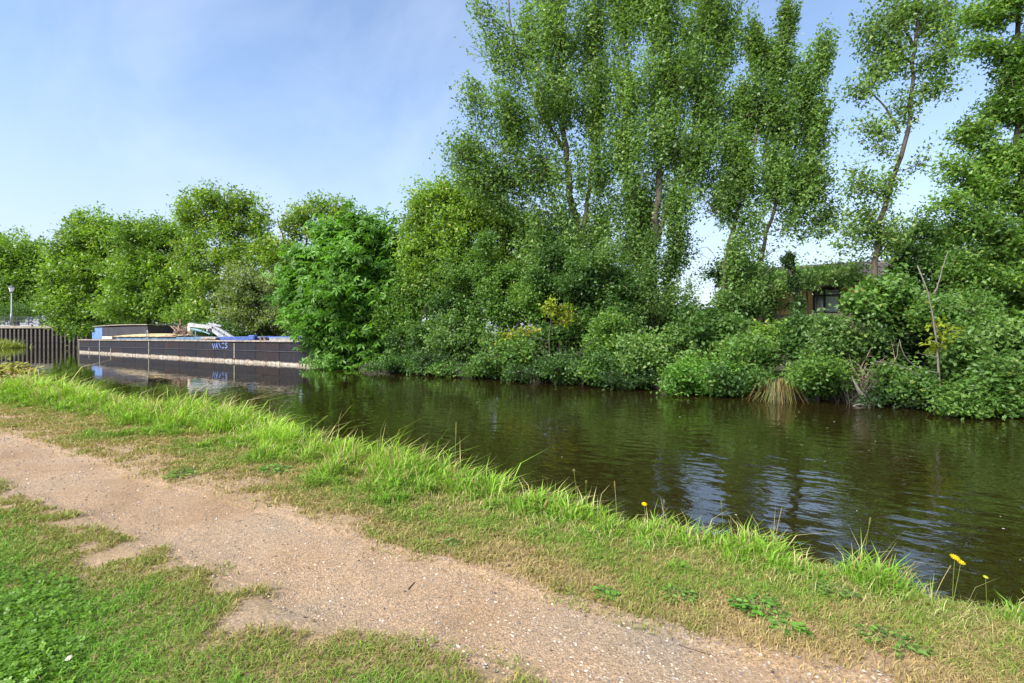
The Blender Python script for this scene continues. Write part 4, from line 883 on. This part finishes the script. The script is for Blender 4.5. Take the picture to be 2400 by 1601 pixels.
lush_n = sstep(.35, 1.5, dnear+.8*(nd-.5))*.8
lush = np.where(verge, lush_v, lush_n)
k = len(s_); Hh = np.where(verge, .028+.03*rg.random(k)+lush*(.04+.20*rg.random(k)**1.5)*(.55+.65*left)*(.35+1.3*ns_), .022+.032*rg.random(k)+.03*lush*rg.random(k))
Hh *= (.75+.7*nc_); Hh = np.where(verge & (f > .9) & (rg.random(k) < .05), Hh*1.6+.05, Hh)
wd = (.0016+.0013*rg.random(k))*np.maximum(1, t_/2.4)**.85*(1+.5*lush)
green = np.clip(np.where(verge, .10+.38*sstep(.05, .6, f)+.10*sstep(-3, -1, s_)*sstep(.2, .6, f)-.16*sstep(.35, .0, f)+.8*lush+1.3*(nb-.5)+.9*(nc_-.5), .10+.95*sstep(.0, .8, dnear)+1.3*(nb-.5)+.9*(nc_-.5)+.2*lush)+rg.normal(size=k)*.22, 0, 1)
straw = np.array((.34, .26, .115)); olive = np.array((.20, .23, .046)); gr = np.array((.135, .275, .030)); bright = np.array((.27, .42, .034))
g3 = green[:, None]; col = np.where(g3 < .4, straw+(olive-straw)*(g3/.4), olive+(gr-olive)*((g3-.4)/.6))
br_ = (np.where(verge, lush*np.clip(.35+.65*left+.25*mid, 0, 1), .0)*rg.uniform(.5, 1.0, k))[:, None]; col = col+(bright-col)*br_
brown = rg.random(k) < .06; col[brown] = np.array((.30, .19, .09)); wisp = verge & (f > .55) & (rg.random(k) < .045); col[wisp] = np.array((.40, .36, .16)); Hh = np.where(wisp, Hh*1.5+.03, Hh); wd = np.where(wisp, wd*.7, wd); col = col*rg.uniform(.75, 1.25, (k, 1))
th = rg.uniform(0, 2*math.pi, k); ln = (.35+.75*rg.random(k))*np.where(lush > .4, .8, 1.25)
d_ = np.stack([np.cos(th), np.sin(th)], 1); d_[:, 1] += np.where(verge & (f > .85), .7, 0); d_[:, 0] += .25
zb_ = ground_z(s_, n_)-.006
B0 = np.stack([s_, n_, zb_], 1); Lx = np.hstack([d_*(Hh*ln)[:, None], np.zeros((k, 1))]); up_ = np.array([0, 0, 1.])[None]*Hh[:, None]
ph = rg.uniform(0, math.pi, k); sd_ = np.stack([np.cos(ph), np.sin(ph), np.zeros(k)], 1)*wd[:, None]
V = np.stack([B0-sd_, B0+sd_, B0+Lx*.35+up_*.6+sd_*.8, B0+Lx*.35+up_*.6-sd_*.8, B0+Lx+up_*(1-.35*np.minimum(1, ln)[:, None])], 1).reshape(-1, 3)
i5 = np.arange(k)[:, None]*5; gm = MB(); gm.add(V, i5+np.array([[0, 1, 2, 3]]), i5+np.array([[3, 2, 4]]), np.repeat(col, 5, 0))
tag(gm.build('grass', M_grass), 'mixed green and straw-dry grass on the near bank', 'grass', kind='stuff')
print('blades', k)

# clover in the lower left corner
rg = np.random.default_rng(12); k = 11000
u_ = rg.uniform(-60, 560, k); v_ = rg.uniform(1330, 1720, k); q = np.array([Gp(a, b) for a, b in zip(u_, v_)])
cl_noise = n2(q[:, 0], q[:, 1], 3.0, 91, 2); keep = rg.random(k) < sstep(.40, .80, 1.3*(cl_noise-.5)+.55+.40*(1-u_/420)-.25+.0008*(v_-1450)); q = q[keep]; k = len(q)
pth = path_near(q[:, 0])-q[:, 1]; q = q[pth > .5]; k = len(q)
q[:, 2] = ground_z(q[:, 0], q[:, 1])+rg.uniform(.015, .055, k); cm = MB(); sz = rg.uniform(.008, .017, k)[:, None]
nr = norm(rg.normal(size=(k, 3))*.35+np.array([0, 0, 1.])); e1 = norm(np.cross(nr, rg.normal(size=(k, 3)))); e2 = np.cross(nr, e1)
cc = np.array((.07, .15, .014))+(np.array((.18, .34, .03))-np.array((.07, .15, .014)))*rg.random((k, 1))
for j in range(3):
    a = 2*math.pi*j/3; d = math.cos(a)*e1+math.sin(a)*e2; w = np.cross(nr, d)
    V = np.stack([q, q+d*sz*.6+w*sz*.52, q+d*sz*1.15+nr*sz*.1, q+d*sz*.6-w*sz*.52], 1).reshape(-1, 3); cm.add(V, np.arange(4*k).reshape(-1, 4), None, np.repeat(cc, 4, 0))
tag(cm.build('clover', M_leaf), 'bright green clover carpet in the turf at lower left', 'clover', kind='stuff')

# small stones of the path
rg = np.random.default_rng(13); k = 60000
t_ = 1.6+14*rg.random(k)**2.2; x_ = rg.uniform(-1.12, 1.4, k)*t_; s_ = CS*x_-SN*t_; n_ = SN*x_+CS*t_
ok = (n_ > path_near(s_)-.05) & (n_ < path_far(s_)+.02); s_, n_, t_ = s_[ok], n_[ok], t_[ok]
k = len(s_); r_ = (.0024+.0072*rg.random(k)**2.8)*np.maximum(1, t_/3)**.6; z_ = ground_z(s_, n_)+.006+r_*.15
O = np.array([(1, 0, 0), (0, 1, 0), (-1, 0, 0), (0, -1, 0), (0, 0, .75), (0, 0, -.6)], float)
jit = O[None]*rg.uniform(.6, 1.25, (k, 6, 1)); th = rg.uniform(0, 6.28, k)
jx = jit[:, :, 0]*np.cos(th)[:, None]-jit[:, :, 1]*np.sin(th)[:, None]; jy = jit[:, :, 0]*np.sin(th)[:, None]+jit[:, :, 1]*np.cos(th)[:, None]
V = np.stack([s_[:, None]+jx*r_[:, None]*1.25, n_[:, None]+jy*r_[:, None], z_[:, None]+jit[:, :, 2]*r_[:, None]], -1).reshape(-1, 3)
Tt = np.array([(0, 1, 4), (1, 2, 4), (2, 3, 4), (3, 0, 4), (1, 0, 5), (2, 1, 5), (3, 2, 5), (0, 3, 5)])
pc = np.array([(.52, .42, .31), (.40, .33, .27), (.30, .27, .25), (.60, .54, .46), (.34, .22, .14), (.14, .12, .11)])[rg.choice(6, k, p=[.32, .22, .16, .12, .10, .08])]*rg.uniform(.25, .85, (k, 1))
sm = MB(); sm.add(V, None, (np.arange(k)[:, None, None]*6+Tt[None]).reshape(-1, 3), np.repeat(pc, 6, 0))
M_stone, N, L, P = newmat('path_stone'); at = N.new('ShaderNodeAttribute'); at.attribute_name = 'Col'; L.new(at.outputs['Color'], P.inputs['Base Color']); P.inputs['Roughness'].default_value = .9
tag(sm.build('gravel', M_stone), 'loose grit and small stones on the path', 'gravel', kind='stuff')

# twig on the path
M_stick = barkmat('stick', (.035, .022, .015), (.10, .06, .04))
for (ua, va, ub, vb_, rr, lab) in ((1588, 1512, 1672, 1540, .0028, 'thin dark twig lying on the path at lower right'), (957, 1388, 972, 1371, .004, 'short dark stick on the grey gravel of the path')):
    a, b = Gp(ua, va, .36), Gp(ub, vb_, .36); mb = MB(); pts = bez(np.zeros(3), b-a, .01, np.random.default_rng(2), 6, .03)
    gz_ = ground_z(pts[:, 0]+a[0], pts[:, 1]+a[1]); pts[:, 2] = gz_-gz_[0]+.0; mb.tube(pts, np.linspace(rr, rr*.5, 6), 6)
    o = mb.build('twig', M_stick, smooth=True); o.location = (a[0], a[1], float(gz_[0])+.006+rr); tag(o, lab, 'twig')

# broad-leaved weeds
def rosette(label, u, v, rad, count, seed, pal, size, tall=.05, group=None):
    rg = np.random.default_rng(seed); p = Gp(u, v); p[2] = float(ground_z(np.array([p[0]]), np.array([p[1]]))[0]); ob = empty('weed', p, label, 'weed', group); mb = MB(); stm = MB()
    a, b, c = (np.array(x) for x in PAL[pal])
    for k in range(count):
        th = rg.uniform(0, 6.28); r = rad*math.sqrt(rg.random()); base = np.array([r*math.cos(th), r*math.sin(th)*.8, 0]); hgt = tall*rg.uniform(.3, 1)*(1-.5*r/rad)+.01
        tip0 = base*.3; stm.tube([tip0+(0, 0, -.01), (tip0+base)/2+np.array([0, 0, hgt*.7]), base+np.array([0, 0, hgt])], (.0016, .0013, .001), 3, (.10, .16, .04), cap=False)
        d = norm(np.array([math.cos(th)+rg.normal()*.6, math.sin(th)+rg.normal()*.6, rg.uniform(-.2, .25)])[None])[0]; nrm = norm(np.array([rg.normal()*.3, rg.normal()*.3, 1])[None])[0]; w = np.cross(nrm, d); L = size*rg.uniform(.6, 1.2); o0 = base+np.array([0, 0, hgt])
        V = [o0, o0+d*L*.3+w*L*.30, o0+d*L*.7+w*L*.26, o0+d*L-nrm*L*.12, o0+d*L*.7-w*L*.26, o0+d*L*.3-w*L*.30, o0+d*L*.5-nrm*L*.06]
        cc = a+(b-a)*rg.random(); mb.add(V, None, [(0, 1, 6), (1, 2, 6), (2, 3, 6), (3, 4, 6), (4, 5, 6), (5, 0, 6)], cc*1.15)
    stm.build('stems', M_grass, ob); mb.build('leaves', M_leaf, ob)
rosette('small dark green weed at the path edge left of the bigger weed patch', 1420, 1388, .062, 46, 61, 'chest', .034)
rosette('largest dark green weed patch on the dry verge at right', 1780, 1430, .13, 130, 62, 'chest', .034)
rosette('round-leaved weed just below the largest weed patch', 1855, 1487, .075, 46, 63, 'chest', .042)
rosette('sprawling green weed right of the small path-edge weed', 1590, 1395, .10, 60, 64, 'mid', .03)
rosette('leafy weed on the turf at lower right', 2090, 1520, .14, 90, 65, 'mid', .034)
rosette('grey-green weed in bare soil above the grey gravel', 1062, 1277, .05, 30, 66, 'poplar', .03)
rosette('flat green weed on dry turf near the left of the verge', 425, 1115, .17, 90, 67, 'mid', .045)
rosette('green weed in the verge below the bright tall grass', 640, 1105, .16, 70, 68, 'chest', .05)
rosette('leafy weed in dry turf near the right flowers', 1960, 1400, .10, 60, 69, 'mid', .032)

# seed stalks and flowers at the water's edge
M_stalk = M_grass
def stalk(name, label, cat, base, tip, bendx, head, hr, hl, col, hcol, seed, group='stalks along the near bank edge'):
    p = Gp(*base); p[2] = float(ground_z(np.array([p[0]]), np.array([p[1]]))[0]); x, t = camxt(p[0], p[1]); e = W(tip[0], tip[1], t)-p
    ob = empty(name, p, label, cat, group); rg = np.random.default_rng(seed); c = e*np.array([.5, .5, .6])+np.array([CS, SN, 0])*bendx
    q = np.linspace(0, 1, 9)[:, None]; P_ = 2*q*(1-q)*c+q*q*e; r0 = max(.0016, .00075*t); mb = MB(); mb.tube(P_+np.array([[0, 0, -.01]])*(1-q), np.linspace(r0, r0*.6, 9), 5, col); mb.build('stem', M_stalk, ob)
    d = norm((P_[-1]-P_[-2])[None])[0]; hb = MB()
    if head == 'spike':
        for k in range(26):
            f = k/26; c_ = e-d*hl*(1-f)*.9; th = k*2.4; sd = norm(np.cross(d, [math.cos(th), math.sin(th), .3])[None])[0]; rr = hr*(.4+math.sin(math.pi*min(1, f+.12)))
            strip(hb, [c_, c_+sd*rr+d*hr*1.2], hr*.45, hr*.15, norm(np.cross(d, sd)[None])[0], np.array(hcol)*rg.uniform(.8, 1.15))
        hb.build('seed_head', M_stalk, ob)
    elif head == 'flower':
        fn = norm((d*.6+np.array([SN*.6, -CS*.6, .75]))[None])[0]; a1 = norm(np.cross(fn, [1, .2, .1])[None])[0]; a2 = np.cross(fn, a1)
        for ring, (rr, cup, m) in enumerate(((hr, .10, 13), (hr*.70, .40, 10), (hr*.40, .7, 7))):
            for k in range(m):
                th = 2*math.pi*k/m+ring*.2; dr = math.cos(th)*a1+math.sin(th)*a2; sdv = np.cross(fn, dr)
                strip(hb, [e+fn*.002*ring, e+dr*rr*.55+fn*rr*cup*.5, e+dr*rr+fn*rr*cup*.7], rr*.07, rr*.11, sdv, np.array(hcol)*rg.uniform(.85, 1.1))
        hb.build('flower_head', M_leaf, ob)
        cu = MB(); cu.tube([e-d*hr*.5, e], (hr*.14, hr*.3), 6, (.12, .18, .04)); cu.build('calyx', M_stalk, ob)
    return ob
gs, ts, yl = (.16, .20, .045), (.36, .29, .13), (.78, .58, .01)
stalk('grass_stalk', 'tall single green seed stalk standing alone above the verge', 'stalk', (1063, 1100), (1069, 990), .0, 'spike', .011, .14, (.24, .28, .07), (.30, .30, .09), 1)
stalk('grass_stalk', 'long arching grass stalk reaching right over the water from the bright tuft', 'stalk', (690, 1060), (766, 975), -.05, 'spike', .012, .10, (.26, .34, .06), (.34, .36, .10), 2)
stalk('plantain_stalk', 'round-headed plantain stalk beside the shorter plantain', 'stalk', (1350, 1200), (1345, 1102), .02, 'spike', .010, .022, gs, (.34, .28, .16), 3)
stalk('plantain_stalk', 'shorter plantain stalk right of the round-headed one', 'stalk', (1378, 1195), (1374, 1128), -.02, 'spike', .009, .022, gs, (.30, .25, .14), 4)
stalk('grass_stalk', 'forked-looking dry stalk left of the small yellow flower', 'stalk', (1450, 1205), (1440, 1128), .02, 'spike', .007, .06, ts, (.36, .30, .14), 5)
stalk('yellow_flower', 'small single yellow flower on the bank near the middle', 'flower', (1522, 1226), (1510, 1181), .01, 'flower', .021, 0, gs, yl, 6, 'yellow flowers on the bank')
stalk('yellow_flower', 'upper yellow flower head of the pair at right', 'flower', (2232, 1398), (2238, 1306), -.012, 'flower', .023, 0, gs, yl, 7, 'yellow flowers on the bank')
stalk('yellow_flower', 'lower yellow flower head of the pair at right', 'flower', (2215, 1400), (2252, 1317), .012, 'flower', .021, 0, gs, yl, 8, 'yellow flowers on the bank')
stalk('yellow_flower', 'tiny yellow flower bud right of the flower pair', 'flower', (2318, 1405), (2310, 1352), .0, 'flower', .012, 0, gs, (.6, .6, .05), 9, 'yellow flowers on the bank')
stalk('grass_stalk', 'arched seed stalk hooking right over the bright sky reflection', 'stalk', (2008, 1290), (2040, 1213), -.03, 'spike', .006, .05, gs, (.36, .33, .16), 10)
stalk('grass_stalk', 'straight slanting stalk crossing the dark water right of centre', 'stalk', (1775, 1262), (1832, 1190), .0, 'spike', .004, .05, ts, (.3, .28, .12), 11)
stalk('grass_stalk', 'leaning dry stalk just left of the flower pair', 'stalk', (2168, 1395), (2228, 1326), -.015, 'spike', .004, .03, ts, (.34, .28, .14), 12)
stalk('grass_stalk', 'pale nodding seed stalk two steps left of the flower pair', 'stalk', (2134, 1375), (2118, 1322), .015, 'spike', .006, .03, ts, (.46, .40, .26), 13)
stalk('grass_stalk', 'short seed stalk by the small single yellow flower', 'stalk', (1545, 1225), (1556, 1172), .015, 'spike', .008, .03, gs, (.34, .30, .18), 14)
stalk('grass_stalk', 'tall pale stalk in the tuft below the sky reflection', 'stalk', (1700, 1255), (1690, 1172), .02, 'spike', .005, .06, gs, (.34, .32, .15), 15)
stalk('clover_flower', 'white clover flower head in the lower left turf', 'flower', (163, 1600), (161, 1542), .005, 'flower', .013, 0, gs, (.70, .62, .60), 16, 'clover flowers')
# tall tufts overhanging the edge
def tuft(label, u, v, H, spread, count, seed, cols, w=.0035):
    rg = np.random.default_rng(seed); p = Gp(u, v); p[2] = float(ground_z(np.array([p[0]]), np.array([p[1]]))[0]); t = camxt(p[0], p[1])[1]; ob = empty('grass_tuft', p, label, 'grass clump', 'tall tufts on the near bank edge'); mb = MB(); w = w*max(1, t/4)**.7
    for k in range(count):
        th = rg.uniform(0, 6.28); d = np.array([math.cos(th), math.sin(th), 0]); h = H*rg.uniform(.5, 1.1); r = spread*rg.uniform(.2, 1.0); b = np.array([rg.normal()*spread*.35, rg.normal()*spread*.25, -.01])
        P_ = [b, b+d*r*.2+np.array([0, 0, h*.5]), b+d*r*.55+np.array([0, 0, h*.85]), b+d*r+np.array([0, 0, h*rg.uniform(.75, 1.0)])]
        strip(mb, P_, w, w*.2, np.cross(d, [0, 0, 1]), np.array(cols[rg.integers(len(cols))])*rg.uniform(.75, 1.2))
    mb.build('blades', M_grass, ob)
bg_ = [(.26, .44, .03), (.20, .38, .03), (.32, .45, .05)]; dg = [(.13, .24, .03), (.20, .28, .05), (.33, .33, .12)]
tuft('big bright green tuft bulging from the bank left of centre', 660, 1050, .34, .36, 420, 71, bg_)
tuft('bright tuft on the bank right of the big bulging tuft', 800, 1075, .24, .28, 260, 72, bg_)
tuft('lime green tuft left of the big bulging tuft', 520, 1015, .26, .34, 300, 73, bg_)
tuft('fresh green tuft under the tall single seed stalk', 1100, 1135, .17, .22, 300, 74, bg_)
tuft('fresh tuft at the edge between seed stalk and plantains', 1190, 1150, .15, .20, 240, 75, bg_)
tuft('spiky grey-green tuft leaning over the water below the sky reflection', 1720, 1262, .15, .20, 260, 76, dg)
tuft('upright tuft beside the plantain stalks', 1425, 1205, .13, .15, 180, 77, dg)
tuft('bright low tuft at the edge left of the flower pair', 1950, 1320, .085, .16, 240, 78, bg_)
tuft('tuft at the right edge beyond the flower pair', 2360, 1420, .09, .13, 170, 79, bg_)
tuft('distant yellow-green tuft near the left edge of the bank', 235, 935, .30, .45, 260, 80, bg_)
tuft('distant bright tuft on the bank before the barge stern', 370, 962, .30, .42, 280, 81, bg_)

# petals and bits drifting on the canal
rg = np.random.default_rng(14); mb = MB()
for k in range(60):
    u_, v_ = rg.uniform(250, 2400), rg.uniform(890, 1350); t = EYE*FPX/(v_-HOR); p = W(u_, v_, t)
    if p[1] < float(n_edge(np.array([p[0]]))[0])+.15 or p[1] > 15.3: continue
    r = rg.uniform(.004, .009)*max(1, t/7); th = rg.uniform(0, 6.28)
    mb.add([p+np.array([r*math.cos(th+a)*(1.6 if j % 2 else 1), r*math.sin(th+a), .004]) for j, a in enumerate((0, 1.57, 3.14, 4.71))], [(0, 1, 2, 3)], None, np.array([(.55, .55, .42), (.35, .36, .12), (.6, .6, .6)][rg.integers(3)]))
tag(mb.build('floating_petals', M_stone), 'scattered pale petals and bits floating on the canal', 'petals', kind='stuff')
